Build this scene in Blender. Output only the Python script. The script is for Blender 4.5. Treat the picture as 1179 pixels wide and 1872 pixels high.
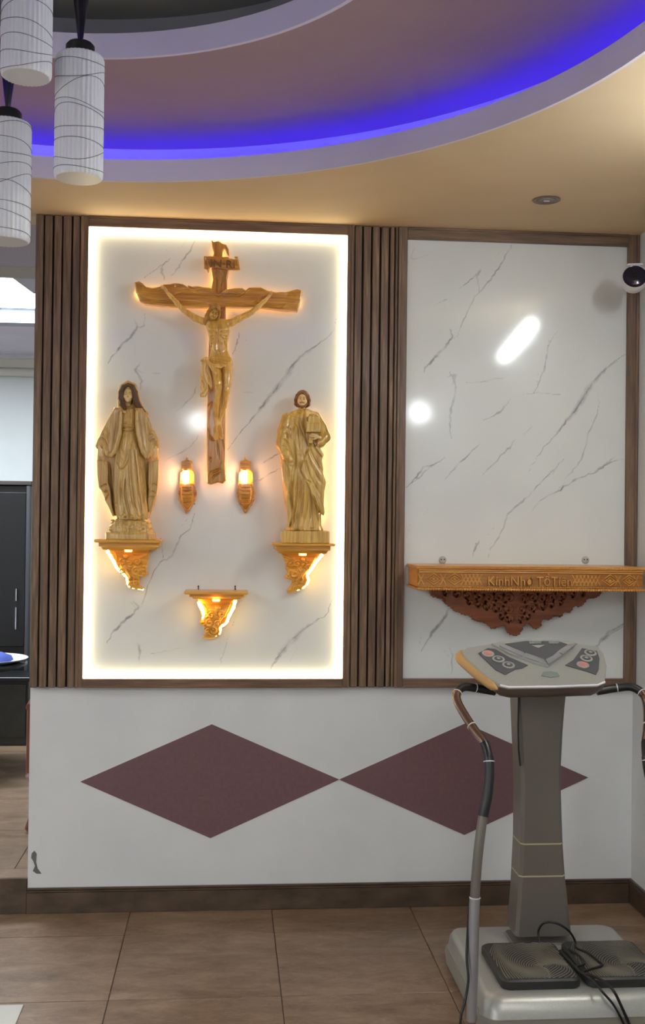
import bpy, bmesh, math, random
import numpy as np
from mathutils import Vector, Matrix
for _o in list(bpy.data.objects): bpy.data.objects.remove(_o)
random.seed(7); rng = np.random.default_rng(7)
SC = bpy.context.scene; COL = SC.collection
PI = math.pi
# ---------------------------------------------------------------- camera
F, YAW, PITCH, ROLL, CD, CH = 2010.2, .0859, .0085, .012, 4.742, 1.668
_c, _s, _cp, _sp = math.cos(YAW), math.sin(YAW), math.cos(PITCH), math.sin(PITCH)
_r = np.array([_c, -_s, 0.]); _f = np.array([_s*_cp, _c*_cp, _sp]); _u = np.array([-_s*_sp, -_c*_sp, _cp])
_cr, _sr = math.cos(ROLL), math.sin(ROLL)
CAMP = np.array([0., -CD, CH])
cam = bpy.data.cameras.new('camera'); camo = bpy.data.objects.new('camera', cam); COL.objects.link(camo)
cam.sensor_fit = 'VERTICAL'; cam.sensor_height = 24; cam.lens = 24*F/1872; cam.clip_start = .05
right = _r*_cr - _u*(-_sr)*-1
right = _r*_cr + _u*_sr; upv = _u*_cr - _r*_sr
M = Matrix(((right[0], upv[0], -_f[0]), (right[1], upv[1], -_f[1]), (right[2], upv[2], -_f[2]))).to_4x4()
M.translation = Vector(CAMP); camo.matrix_world = M
SC.camera = camo
# ---------------------------------------------------------------- world, exposure, large lights
SC.view_settings.view_transform = 'Standard'; SC.view_settings.look = 'None'
SC.view_settings.gamma = 1; SC.view_settings.use_curve_mapping = False
SC.view_settings.exposure = 0.0
wd = bpy.data.worlds.new('world'); SC.world = wd; wd.use_nodes = True
wd.node_tree.nodes['Background'].inputs[0].default_value = (.6, .65, .8, 1)
wd.node_tree.nodes['Background'].inputs[1].default_value = .3
LAMP = dict(tube=72, globe=60, fill_panel=21, far=28, led=11.5, blue=13.5, bulb=75, strip=24.0)

def ray(u, v):                     # direction through a pixel of the photograph (used only to measure real positions)
    U, V = u-589.5, v-936; a = U*_cr+V*_sr; b = -U*_sr+V*_cr
    return _r*a/F - _u*b/F + _f
def P(u, v, y=0.):                 # x, z of a pixel on the vertical plane at depth y
    d = ray(u, v); t = (y+CD)/d[1]; p = CAMP+d*t
    return float(p[0]), float(p[2])
def P3(u, v, y=0.):
    x, z = P(u, v, y); return (x, y, z)
def PZ(u, v, z):
    d = ray(u, v); t = (z-CH)/d[2]; p = CAMP+d*t
    return (float(p[0]), float(p[1]), z)
# ---------------------------------------------------------------- materials
def lin(c):
    if isinstance(c, str): c = [int(c[i:i+2], 16)/255 for i in (0, 2, 4)]
    return tuple((x/12.92 if x <= .04045 else ((x+.055)/1.055)**2.4) for x in c[:3])+(1,)
class NT:
    def __init__(s, name):
        s.m = bpy.data.materials.new(name); s.m.use_nodes = True; s.t = s.m.node_tree
        s.b = s.t.nodes['Principled BSDF']
    def n(s, ty, **k):
        q = s.t.nodes.new(ty)
        for a, v in k.items():
            if a.startswith('i_'):
                key = a[2:]; key = int(key) if key.isdigit() else key
                q.inputs[key].default_value = v
            else: setattr(q, a, v)
        return q
    def l(s, a, b): s.t.links.new(a, b)
    def coord(s, scale=(1, 1, 1)):
        g = s.n('ShaderNodeNewGeometry'); mp = s.n('ShaderNodeMapping'); mp.inputs['Scale'].default_value = scale
        s.l(g.outputs['Position'], mp.inputs[0]); return mp.outputs[0]
    def ramp(s, fac, stops):
        r = s.n('ShaderNodeValToRGB'); e = r.color_ramp.elements
        e[0].position, e[0].color = stops[0]; e[1].position, e[1].color = stops[-1]
        for p, c in stops[1:-1]:
            x = e.new(p); x.color = c
        s.l(fac, r.inputs[0]); return r.outputs[0]
    def bump(s, h, strength, dist=.002):
        b = s.n('ShaderNodeBump'); b.inputs['Strength'].default_value = strength; b.inputs['Distance'].default_value = dist
        s.l(h, b.inputs['Height']); s.l(b.outputs[0], s.b.inputs['Normal'])
    def set(s, **k):
        for a, v in k.items(): s.b.inputs[a.replace('_', ' ')].default_value = v
        return s
def noisy(name, c1, c2, scale=8, rough=.5, bump=.1, stretch=(1, 1, 1), detail=6, **k):
    t = NT(name); co = t.coord(stretch); nz = t.n('ShaderNodeTexNoise'); nz.inputs['Scale'].default_value = scale
    nz.inputs['Detail'].default_value = detail; t.l(co, nz.inputs[0])
    t.l(t.ramp(nz.outputs[0], [(.3, lin(c1)), (.7, lin(c2))]), t.b.inputs['Base Color'])
    t.set(Roughness=rough, **k)
    if bump: t.bump(nz.outputs[0], bump)
    return t.m
def wood(name, dark, mid, light, axis='z', scale=30, rough=.45, coat=0., bump=.15):
    t = NT(name); st = {'z': (1, 1, .06), 'x': (.06, 1, 1), 'y': (1, .06, 1)}[axis]
    co = t.coord(st); nz = t.n('ShaderNodeTexNoise'); nz.inputs['Scale'].default_value = scale; nz.inputs['Detail'].default_value = 8
    nz.inputs['Distortion'].default_value = .6; t.l(co, nz.inputs[0])
    n2 = t.n('ShaderNodeTexNoise'); n2.inputs['Scale'].default_value = scale*4; n2.inputs['Detail'].default_value = 4; t.l(co, n2.inputs[0])
    mx = t.n('ShaderNodeMath', operation='MULTIPLY_ADD'); t.l(n2.outputs[0], mx.inputs[0]); mx.inputs[1].default_value = .45
    sc = t.n('ShaderNodeMath', operation='MULTIPLY'); t.l(nz.outputs[0], sc.inputs[0]); sc.inputs[1].default_value = .6
    t.l(sc.outputs[0], mx.inputs[2])
    t.l(t.ramp(mx.outputs[0], [(.36, lin(dark)), (.52, lin(mid)), (.68, lin(light))]), t.b.inputs['Base Color'])
    t.set(Roughness=rough, Coat_Weight=coat, Coat_Roughness=.15); t.bump(mx.outputs[0], bump, .001)
    return t.m
def plain(name, c, rough=.5, **k):
    t = NT(name); t.b.inputs['Base Color'].default_value = lin(c); t.set(Roughness=rough, **k); return t.m
def emit(name, c, st):
    t = NT(name); t.b.inputs['Base Color'].default_value = lin(c); t.b.inputs['Emission Color'].default_value = lin(c)
    t.b.inputs['Emission Strength'].default_value = st; return t.m
def marble():
    t = NT('white_marble'); a = t.n('ShaderNodeAttribute'); a.attribute_name = 'vein'
    co = t.coord(); nz = t.n('ShaderNodeTexNoise'); nz.inputs['Scale'].default_value = 22; nz.inputs['Detail'].default_value = 7; t.l(co, nz.inputs[0])
    br = t.n('ShaderNodeMapRange'); br.inputs[1].default_value = .35; br.inputs[2].default_value = .62
    br.inputs[3].default_value = .25; br.inputs[4].default_value = 1.0; t.l(nz.outputs[0], br.inputs[0])
    mu = t.n('ShaderNodeMath', operation='MULTIPLY', use_clamp=True); t.l(a.outputs['Fac'], mu.inputs[0]); t.l(br.outputs[0], mu.inputs[1])
    n2 = t.n('ShaderNodeTexNoise'); n2.inputs['Scale'].default_value = 1.8; n2.inputs['Detail'].default_value = 3; t.l(co, n2.inputs[0])
    base = t.ramp(n2.outputs[0], [(.35, lin('d6dad9')), (.65, lin('e0e3e0'))])
    mix = t.n('ShaderNodeMix', data_type='RGBA'); t.l(mu.outputs[0], mix.inputs[0]); t.l(base, mix.inputs[6]); mix.inputs[7].default_value = lin('77787c')
    t.l(mix.outputs[2], t.b.inputs['Base Color'])
    t.set(Roughness=.42, Coat_Weight=.8, Coat_Roughness=.085); return t.m
def tile_mat():
    t = NT('brown_stone_tile'); co = t.coord(); oi = t.n('ShaderNodeObjectInfo')
    ad = t.n('ShaderNodeVectorMath', operation='ADD'); t.l(co, ad.inputs[0]); cx = t.n('ShaderNodeCombineXYZ')
    mm = t.n('ShaderNodeMath', operation='MULTIPLY'); t.l(oi.outputs['Random'], mm.inputs[0]); mm.inputs[1].default_value = 30; t.l(mm.outputs[0], cx.inputs[2])
    t.l(cx.outputs[0], ad.inputs[1])
    mp = t.n('ShaderNodeMapping'); mp.inputs['Scale'].default_value = (1, 2.2, 1); t.l(ad.outputs[0], mp.inputs[0])
    nz = t.n('ShaderNodeTexNoise'); nz.inputs['Scale'].default_value = 4.5; nz.inputs['Detail'].default_value = 14; nz.inputs['Roughness'].default_value = .78; nz.inputs['Distortion'].default_value = .35
    t.l(mp.outputs[0], nz.inputs[0])
    col = t.ramp(nz.outputs[0], [(.28, lin('4f3e2f')), (.5, lin('7c6550')), (.74, lin('9c8670'))])
    vn = t.n('ShaderNodeTexNoise'); vn.inputs['Scale'].default_value = 5; vn.inputs['Detail'].default_value = 5; vn.inputs['Distortion'].default_value = 2.5; t.l(mp.outputs[0], vn.inputs[0])
    v = t.ramp(vn.outputs[0], [(.493, (0, 0, 0, 1)), (.5, (1, 1, 1, 1)), (.507, (0, 0, 0, 1))])
    sc = t.n('ShaderNodeMath', operation='MULTIPLY'); t.l(v, sc.inputs[0]); sc.inputs[1].default_value = .18
    mix = t.n('ShaderNodeMix', data_type='RGBA'); t.l(sc.outputs[0], mix.inputs[0]); t.l(col, mix.inputs[6]); mix.inputs[7].default_value = lin('cdbca8')
    t.l(mix.outputs[2], t.b.inputs['Base Color']); t.set(Roughness=.33); t.bump(nz.outputs[0], .08); return t.m
def plaster(name, c1, c2, rough=.85):
    t = NT(name); co = t.coord(); nz = t.n('ShaderNodeTexNoise'); nz.inputs['Scale'].default_value = 2.5; nz.inputs['Detail'].default_value = 6; t.l(co, nz.inputs[0])
    t.l(t.ramp(nz.outputs[0], [(.3, lin(c1)), (.7, lin(c2))]), t.b.inputs['Base Color'])
    n2 = t.n('ShaderNodeTexNoise'); n2.inputs['Scale'].default_value = 160; t.l(co, n2.inputs[0]); t.bump(n2.outputs[0], .12, .001); t.set(Roughness=rough); return t.m
MT = dict(
    wall=plaster('white_wall_paint', 'd0d2d4', 'dcdedf'), tan=plaster('tan_ceiling_paint', 'ccb592', 'd4be9d'),
    mauve=plaster('mauve_ceiling_paint', '98817f', 'a08987'), lilac=plaster('lilac_tinted_plaster', 'cfc8d2', 'd6d0da'),
    grey=plaster('grey_ceiling_paint', '8f8e88', '999890'),
    slat=wood('brown_wood_slats', '46372a', '69523f', '876e56', 'z', 34, .5, .1),
    frame=wood('brown_wood_frame', '4e3c2e', '6b5240', '846954', 'z', 30, .5, .1),
    frameh=wood('brown_wood_rail', '4e3c2e', '6b5240', '846954', 'x', 30, .5, .1),
    joint=plain('dark_groove', '2c211b', .8),
    marble=marble(), tile=tile_mat(), grout=plain('dark_grout', '54453a', .9),
    paletile=noisy('pale_stone_tile', 'b2b0a6', 'c4c2b8', 5, .35, .05),
    base=noisy('dark_brown_skirting', '3f3329', '5d4c3e', 9, .35, .05, (1, 1, 2)),
    maroon=noisy('maroon_paint', '6a4b4f', '705256', 60, .6, .05),
    cross=wood('varnished_golden_wood', '935b14', 'c08125', 'e2a53c', 'x', 40, .3, 1., .12),
    crossv=wood('varnished_cross_post', '935b14', 'bd7f25', 'dda23c', 'z', 40, .3, 1., .12),
    corpus=wood('carved_pale_wood', 'c08c36', 'dca548', 'ecc066', 'z', 40, .32, 1., .06),
    robe=wood('lacquered_light_wood', 'ab8442', 'cca45a', 'e2bf79', 'z', 46, .34, .6, .1),
    robe2=wood('lacquered_light_oak', 'ad8238', 'd0a54e', 'e6c26c', 'z', 46, .34, .6, .1),
    mantle=wood('lacquered_mantle_wood', 'a67e3e', 'c79d56', 'dcb873', 'z', 50, .34, .6, .1),
    skin=plain('carved_pale_skin', 'ecc98a', .4, Coat_Weight=.3),
    hair=noisy('dark_stained_hair', '4e331f', '6b4a2e', 60, .4, .2, (1, 1, .3)),
    hair2=noisy('brown_stained_hair', '684026', '8a5c36', 60, .4, .2, (1, 1, .3)),
    chair_=noisy('golden_carved_hair', '9a6c30', 'b8873f', 60, .4, .2, (1, 1, .3)),
    shelf=wood('orange_carved_wood', 'b0742f', 'cd8f42', 'dca255', 'x', 40, .4, .3, .1),
    shelf_shade=wood('recess_shade_shelf_wood', '84501c', '9c6526', 'ad7531', 'x', 40, .45, .2, .1),
    apron=wood('red_brown_carving', '673720', '82482b', '955836', 'x', 30, .5, .2, .1),
    bracket=wood('golden_bracket_wood', 'c08526', 'e0a238', 'f0bd5c', 'x', 40, .38, .4, .1),
    silver=noisy('silver_plastic', 'a3a49f', 'adaea8', 200, .34, 0, Metallic=.35),
    column=noisy('taupe_metal_paint', '706a63', '7a746c', 300, .42, .03, Metallic=.4),
    reflect_tint=plain('amber_reflection_tint', 'c09a64', .35, Metallic=.2),
    black=plain('black_rubber', '17161a', .35), blackgloss=plain('glossy_black', '101012', .12),
    steel=plain('steel', 'a9abb0', .35, Metallic=.7), chrome=plain('chrome', 'dcdcdc', .12, Metallic=1.),
    pad=plain('dark_rubber_pad', '2c2c2b', .5), ridge=plain('grey_rubber_ridges', '6f6b60', .5),
    panel=plain('dark_grey_keypad', '4e5054', .35), lcd=plain('green_grey_display', '7c8680', .15),
    red=plain('pale_red_button', 'c58378', .4), white=plain('white_plastic', 'd9dadd', .35),
    ink=plain('dark_ink', '2e2c2c', .5), tape=plain('yellowed_tape', 'b5aa86', .5),
    cable=plain('black_cable', '131214', .45), clip=plain('clear_grey_clip', 'b3b3ae', .25),
    red_wood=wood('red_brown_chair_wood', '4b2018', '6e3426', '8a4a38', 'z', 20, .3, .5),
    cabinet=plain('black_cabinet_gloss', '040508', .4), cabinetlow=noisy('dark_olive_board', '1d1b15', '2b281e', 10, .4, 0),
    lamp_glass=None, shade_line=plain('charcoal_thread', '5d5f66', .6), tray=plain('white_enamel', 'dfe3ea', .2), blue=plain('blue_cloth', '3c4f9c', .7),
    puck=emit('amber_puck_glow', (1, .72, .34), 9.),
    led=emit('warm_white_led', (1, .93, .76), LAMP['led']), blueled=emit('blue_led', (.2, .1, 1), LAMP['blue']),
    bulb=emit('warm_lamp_glow', (1, .74, .54), LAMP['bulb']), strip=emit('amber_led', (1, .80, .40), LAMP['strip']),
    tube=emit('white_tube_glow', (.98, 1, 1), LAMP['tube']), globe=emit('white_globe_glow', (.97, .99, 1), LAMP['globe']),
    fillglow=emit('fill_panel_glow', (.965, .99, .995), LAMP['fill_panel']), farglow=emit('cool_panel_glow', (.92, .96, 1), LAMP['far']),
)
def shade_mat():
    t = NT('white_ribbed_glass'); t.b.inputs['Base Color'].default_value = lin('e8eaee'); t.set(Roughness=.3, Transmission_Weight=.0, Subsurface_Weight=.3, Subsurface_Scale=.02)
    t.b.inputs['Subsurface Radius'].default_value = (1, 1, 1); return t.m
MT['lamp_glass'] = shade_mat()
# ---------------------------------------------------------------- mesh helpers
def wloc(o):
    v = Vector((0, 0, 0))
    while o: v += o.location; o = o.parent
    return v
def link(name, me, mat, parent=None):
    if isinstance(mat, str): mat = MT[mat]
    if mat: me.materials.append(mat)
    o = bpy.data.objects.new(name, me); COL.objects.link(o)
    if parent is not None: o.parent = parent
    return o
def tag(o, label=None, cat=None, group=None, kind=None):
    if label: o['label'] = label
    if cat: o['category'] = cat
    if group: o['group'] = group
    if kind: o['kind'] = kind
    return o
def thing(name, loc, label, cat, group=None):
    o = bpy.data.objects.new(name, None); COL.objects.link(o); o.location = loc; o.empty_display_size = .05
    return tag(o, label, cat, group)
class MB:
    def __init__(s): s.v = []; s.f = []
    def add(s, vs, fs):
        k = len(s.v); s.v += [tuple(map(float, p)) for p in vs]; s.f += [tuple(i+k for i in f) for f in fs]; return s
    def box(s, x0, x1, y0, y1, z0, z1, b=0.):
        if b <= 0:
            vs = [(x, y, z) for x in (x0, x1) for y in (y0, y1) for z in (z0, z1)]
            return s.add(vs, [(0, 1, 3, 2), (4, 6, 7, 5), (0, 4, 5, 1), (2, 3, 7, 6), (0, 2, 6, 4), (1, 5, 7, 3)])
        b = min(b, abs(x1-x0)*.45, abs(y1-y0)*.45, abs(z1-z0)*.45)
        lo = (x0, y0, z0); hi = (x1, y1, z1); vs = []; idx = {}
        for sx in (0, 1):
            for sy in (0, 1):
                for sz in (0, 1):
                    c = [hi[i] if q else lo[i] for i, q in enumerate((sx, sy, sz))]
                    ins = [c[i]+(-b if q else b) for i, q in enumerate((sx, sy, sz))]
                    for ax in range(3):
                        p = list(ins); p[ax] = c[ax]; idx[(sx, sy, sz, ax)] = len(vs); vs.append(p)
        fs = []
        for ax in range(3):
            o = [a for a in range(3) if a != ax]
            for q in (0, 1):
                def k(a, b_):
                    t = [0, 0, 0]; t[ax] = q; t[o[0]] = a; t[o[1]] = b_; return idx[(*t, ax)]
                fs.append((k(0, 0), k(1, 0), k(1, 1), k(0, 1)))
        for ax in range(3):
            o = [a for a in range(3) if a != ax]
            for a in (0, 1):
                for b_ in (0, 1):
                    def k(q, which):
                        t = [0, 0, 0]; t[ax] = q; t[o[0]] = a; t[o[1]] = b_; return idx[(*t, o[which])]
                    fs.append((k(0, 0), k(1, 0), k(1, 1), k(0, 1)))
        for sx in (0, 1):
            for sy in (0, 1):
                for sz in (0, 1): fs.append(tuple(idx[(sx, sy, sz, a)] for a in range(3)))
        return s.add(vs, fs)
    def tube(s, pts, r, n=10, closed=False):
        pts = [Vector(p) for p in pts]; N = len(pts); rs = r if hasattr(r, '__len__') else [r]*N
        up = Vector((0, 0, 1)); rings = []; prev = None
        for i in range(N):
            a = pts[i-1] if (i or closed) else pts[0]; b = pts[(i+1) % N] if (i < N-1 or closed) else pts[-1]
            d = (b-a).normalized() if (b-a).length > 1e-9 else Vector((0, 0, 1))
            if prev is None:
                ref = up if abs(d.dot(up)) < .9 else Vector((1, 0, 0)); e1 = d.cross(ref).normalized()
            else: e1 = (prev-d*prev.dot(d)).normalized()
            prev = e1; e2 = d.cross(e1)
            rings.append([pts[i]+(e1*math.cos(2*PI*k/n)+e2*math.sin(2*PI*k/n))*rs[i] for k in range(n)])
        vs = [p for ring in rings for p in ring]; fs = []
        for i in range(N if closed else N-1):
            j = (i+1) % N
            for k in range(n): fs.append((i*n+k, i*n+(k+1) % n, j*n+(k+1) % n, j*n+k))
        if not closed: fs += [tuple(range(n))[::-1], tuple((N-1)*n+k for k in range(n))]
        return s.add(vs, fs)
    def lathe(s, prof, c=(0, 0, 0), n=32, fl=None, axis='z'):   # prof: (r, z)
        vs = []; fs = []
        for r, z in prof:
            for k in range(n):
                a = 2*PI*k/n; rr = r*(1+(fl(a) if fl else 0)); p = (rr*math.cos(a), rr*math.sin(a), z)
                if axis == 'y': p = (p[0], z, p[1])
                if axis == 'x': p = (z, p[0], p[1])
                vs.append((p[0]+c[0], p[1]+c[1], p[2]+c[2]))
        m = len(prof)
        for i in range(m-1):
            for k in range(n): fs.append((i*n+k, i*n+(k+1) % n, (i+1)*n+(k+1) % n, (i+1)*n+k))
        if prof[0][0] > 1e-6: fs.append(tuple(range(n))[::-1])
        if prof[-1][0] > 1e-6: fs.append(tuple((m-1)*n+k for k in range(n)))
        return s.add(vs, fs)
    def prism(s, poly, y0, y1):     # poly of (x, z)
        n = len(poly); vs = [(x, y0, z) for x, z in poly]+[(x, y1, z) for x, z in poly]
        fs = [tuple(range(n)), tuple(range(2*n-1, n-1, -1))]+[(k, (k+1) % n, n+(k+1) % n, n+k) for k in range(n)]
        return s.add(vs, fs)
    def loft(s, rings, caps=True):  # list of equal-length rings
        n = len(rings[0]); vs = [p for r in rings for p in r]; fs = []
        for i in range(len(rings)-1):
            for k in range(n): fs.append((i*n+k, i*n+(k+1) % n, (i+1)*n+(k+1) % n, (i+1)*n+k))
        if caps: fs += [tuple(range(n))[::-1], tuple((len(rings)-1)*n+k for k in range(n))]
        return s.add(vs, fs)
    def build(s, name, mat, parent=None, smooth=0, label=None, weld=False, bevel=0):
        me = bpy.data.meshes.new(name); off = wloc(parent) if parent is not None else Vector((0, 0, 0))
        me.from_pydata([tuple(Vector(p)-off) for p in s.v], [], s.f)
        bm = bmesh.new(); bm.from_mesh(me)
        bmesh.ops.remove_doubles(bm, verts=bm.verts, dist=1e-6)
        bmesh.ops.recalc_face_normals(bm, faces=bm.faces)
        if bevel:
            ed = [e for e in bm.edges if len(e.link_faces) == 2 and e.calc_face_angle(0) > .6]
            bmesh.ops.bevel(bm, geom=ed, offset=bevel, segments=2, affect='EDGES', profile=.5)
        bm.to_mesh(me); bm.free()
        if smooth:
            me.polygons.foreach_set('use_smooth', [True]*len(me.polygons)); me.set_sharp_from_angle(angle=math.radians(smooth))
        o = link(name, me, mat, parent)
        if label: o['label'] = label
        return o
def box(name, x0, x1, y0, y1, z0, z1, mat, parent=None, b=0., label=None):
    return MB().box(x0, x1, y0, y1, z0, z1, b).build(name, mat, parent, label=label)
def top_mesh(name, mb, mat, label=None, cat=None, group=None, kind=None, smooth=0, origin=None, bevel=0):
    """a top-level single mesh with its origin at the thing's base"""
    o = mb.build(name, mat, None, smooth, bevel=bevel)
    if origin:
        o.data.transform(Matrix.Translation(-Vector(origin))); o.location = origin
    return tag(o, label, cat, group, kind)
def struct(name, mb, mat, smooth=0, parent=None):
    o = mb.build(name, mat, parent, smooth)
    if parent is None: o['kind'] = 'structure'
    return o
def catmull(pts, m=6):
    pts = [np.array(p, float) for p in pts]; out = []
    q = [2*pts[0]-pts[1]]+pts+[2*pts[-1]-pts[-2]]
    for i in range(1, len(q)-2):
        for k in range(m):
            t = k/m; a, b, c, d = q[i-1], q[i], q[i+1], q[i+2]
            out.append(.5*((2*b)+(-a+c)*t+(2*a-5*b+4*c-d)*t*t+(-a+3*b-3*c+d)*t**3))
    out.append(pts[-1]); return out
# ---------------------------------------------------------------- sculpting: signed distance grid -> surface net
class Sculpt:
    def __init__(s, lo, hi, h):
        s.lo = np.array(lo, np.float32); s.h = h
        s.n = np.ceil((np.array(hi)-s.lo)/h).astype(int)+1
        s.ax = [(s.lo[i]+h*np.arange(s.n[i])).astype(np.float32) for i in range(3)]
        s.d = np.full(s.n, .05, np.float32)
    def sub(s, lo, hi):
        a = np.clip(np.floor((np.array(lo)-s.lo)/s.h).astype(int), 0, s.n); b = np.clip(np.ceil((np.array(hi)-s.lo)/s.h).astype(int)+1, 0, s.n)
        if np.any(b-a <= 0): return None
        sl = tuple(slice(a[i], b[i]) for i in range(3))
        return sl, s.ax[0][sl[0]][:, None, None], s.ax[1][sl[1]][None, :, None], s.ax[2][sl[2]][None, None, :]
    def op(s, lo, hi, fn, k=0.003, mode='add'):
        m = k*1.5+2*s.h; g = s.sub(np.array(lo)-m, np.array(hi)+m)
        if g is None: return
        sl, X, Y, Z = g; f = fn(X, Y, Z); d = s.d[sl]
        if mode == 'add':
            h = np.clip(.5+.5*(f-d)/k, 0, 1) if k > 0 else (f > d).astype(np.float32)
            s.d[sl] = f*(1-h)+d*h-k*h*(1-h)
        else:
            f = -f; h = np.clip(.5-.5*(f-d)/k, 0, 1) if k > 0 else 0
            s.d[sl] = f*(1-h)+d*h+k*h*(1-h)
    def ell(s, c, r, k=.003, mode='add', rot=None):
        c = np.array(c, float); r = np.array(r, float); m = r.max() if rot is not None else r
        def fn(X, Y, Z):
            x, y, z = X-c[0], Y-c[1], Z-c[2]
            if rot is not None:
                R = rot; x, y, z = (R[0][0]*x+R[1][0]*y+R[2][0]*z, R[0][1]*x+R[1][1]*y+R[2][1]*z, R[0][2]*x+R[1][2]*y+R[2][2]*z)
            q0 = np.sqrt((x/r[0])**2+(y/r[1])**2+(z/r[2])**2); q1 = np.sqrt((x/r[0]**2)**2+(y/r[1]**2)**2+(z/r[2]**2)**2)+1e-9
            return (q0*(q0-1)/q1).astype(np.float32)
        s.op(c-m, c+m, fn, k, mode)
    def cap(s, a, b, ra, rb=None, k=.003, mode='add'):
        rb = ra if rb is None else rb; a = np.array(a, float); b = np.array(b, float); ba = b-a; L = (ba**2).sum()+1e-12
        def fn(X, Y, Z):
            t = np.clip(((X-a[0])*ba[0]+(Y-a[1])*ba[1]+(Z-a[2])*ba[2])/L, 0, 1)
            return (np.sqrt((X-a[0]-ba[0]*t)**2+(Y-a[1]-ba[1]*t)**2+(Z-a[2]-ba[2]*t)**2)-(ra+(rb-ra)*t)).astype(np.float32)
        R = max(ra, rb); s.op(np.minimum(a, b)-R, np.maximum(a, b)+R, fn, k, mode)
    def chain(s, pts, rs, k=.003, mode='add'):
        if not hasattr(rs, '__len__'): rs = [rs]*len(pts)
        for i in range(len(pts)-1): s.cap(pts[i], pts[i+1], rs[i], rs[i+1], k, mode)
    def box(s, c, r, rd=.002, k=.002, mode='add', rotz=0.):
        c = np.array(c, float); r = np.array(r, float); ca, sa = math.cos(rotz), math.sin(rotz)
        def fn(X, Y, Z):
            x, y, z = X-c[0], Y-c[1], Z-c[2]; x, y = ca*x+sa*y, -sa*x+ca*y
            qx, qy, qz = np.abs(x)-r[0]+rd, np.abs(y)-r[1]+rd, np.abs(z)-r[2]+rd
            return (np.sqrt(np.maximum(qx, 0)**2+np.maximum(qy, 0)**2+np.maximum(qz, 0)**2)+np.minimum(np.maximum(np.maximum(qx, qy), qz), 0)-rd).astype(np.float32)
        m = max(r[0], r[1]) if rotz else 0
        R = np.array([max(m, r[0])*1.3 if rotz else r[0], max(m, r[1])*1.3 if rotz else r[1], r[2]]); s.op(c-R, c+R, fn, k, mode)
    def poly(s, pts, y0, y1, rd=.003, k=.002, mode='add', yfn=None):
        pts = np.array(pts, float); n = len(pts); lo = pts.min(0); hi = pts.max(0); yc = (y0+y1)/2; yh = abs(y1-y0)/2
        def fn(X, Y, Z):
            x = X[:, 0, 0][:, None]; z = Z[0, 0, :][None, :]; d = np.full((x.size, z.size), 1e9); sg = np.ones_like(d)
            for i in range(n):
                a = pts[i]; b = pts[i-1]; ex, ez = b-a; wx, wz = x-a[0], z-a[1]
                t = np.clip((wx*ex+wz*ez)/(ex*ex+ez*ez+1e-12), 0, 1); d = np.minimum(d, (wx-ex*t)**2+(wz-ez*t)**2)
                c1 = z >= a[1]; c2 = z < b[1]; c3 = ex*wz > ez*wx
                fl = (c1 & c2 & c3) | (~c1 & ~c2 & ~c3); sg = np.where(fl, -sg, sg)
            d2 = (sg*np.sqrt(d))[:, None, :]+rd; y_c = yc if yfn is None else yc+yfn(X, Z)
            qy = np.abs(Y-y_c)-yh+rd
            return (np.sqrt(np.maximum(d2, 0)**2+np.maximum(qy, 0)**2)+np.minimum(np.maximum(d2, qy), 0)-rd).astype(np.float32)
        e = 0 if yfn is None else .03
        s.op((lo[0], min(y0, y1)-e, lo[1]), (hi[0], max(y0, y1)+e, hi[1]), fn, k, mode)
    def loft(s, keys, k=.003, fold=None, p=2., mode='add'):  # keys: (z, xl, xr, yc, hd)
        K = np.array(sorted(keys), float); z0, z1 = K[0, 0], K[-1, 0]
        def fn(X, Y, Z):
            z = np.clip(Z, z0, z1); I = lambda j: np.interp(z, K[:, 0], K[:, j])
            cx = (I(1)+I(2))/2; a = (I(2)-I(1))/2; cy, b = I(3), I(4); dx, dy = X-cx, Y-cy
            if fold is not None:
                m = 1+fold(np.arctan2(dy/b, dx/a), z); a = a*m; b = b*m
            q = (np.abs(dx/a)**p+np.abs(dy/b)**p)**(1/p); d = (q-1)*np.minimum(a, b)
            dz = np.abs(Z-(z0+z1)/2)-(z1-z0)/2
            return np.maximum(d, dz).astype(np.float32)
        s.op((K[:, 1].min(), (K[:, 3]-K[:, 4]).min()*1.05-.004, z0), (K[:, 2].max(), (K[:, 3]+K[:, 4]).max()+.004, z1), fn, k, mode)
    def depthmap(s):
        ins = s.d < 0; i = ins.argmax(1); y = s.ax[1][i]; y[~ins.any(1)] = np.nan; s.dm = y
    def front(s, x, z, default):
        i = int(round((x-s.lo[0])/s.h)); j = int(round((z-s.lo[2])/s.h))
        if 0 <= i < s.n[0] and 0 <= j < s.n[2]:
            v = s.dm[i, j]
            if not np.isnan(v): return float(v)
        return default
    def stroke(s, pts, r, off=0., k=.002, mode='add', default=None, step=.005, taper=True):
        """draws a ridge or a groove along (x, z) points on the present front surface"""
        pts = [np.array(p, float) for p in pts]
        if len(pts) > 2: pts = catmull(pts, 4)
        q = [pts[0]]
        for a, b in zip(pts[:-1], pts[1:]):
            L = np.linalg.norm(b-a); m = max(1, int(L/step))
            for t in range(1, m+1): q.append(a+(b-a)*t/m)
        ys = []; last = default
        for p in q:
            y = s.front(p[0], p[1], last)
            ys.append(y); last = y if y is not None else last
        if any(y is None for y in ys):
            g = [y for y in ys if y is not None]
            if not g: return
            ys = [g[0] if y is None else y for y in ys]
        ys = np.convolve(np.r_[ys[0], ys, ys[-1]], [.25, .5, .25], 'valid'); N = len(q)
        if mode == 'cut': r = r*1.3; off = off-r*.15
        P_ = [(p[0], y+off, p[1]) for p, y in zip(q, ys)]
        R_ = [r*(min(1, .35+1.3*min(i, N-1-i)/max(1, N-1)*2) if taper else 1) for i in range(N)]
        s.chain(P_, R_, k, mode)
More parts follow.
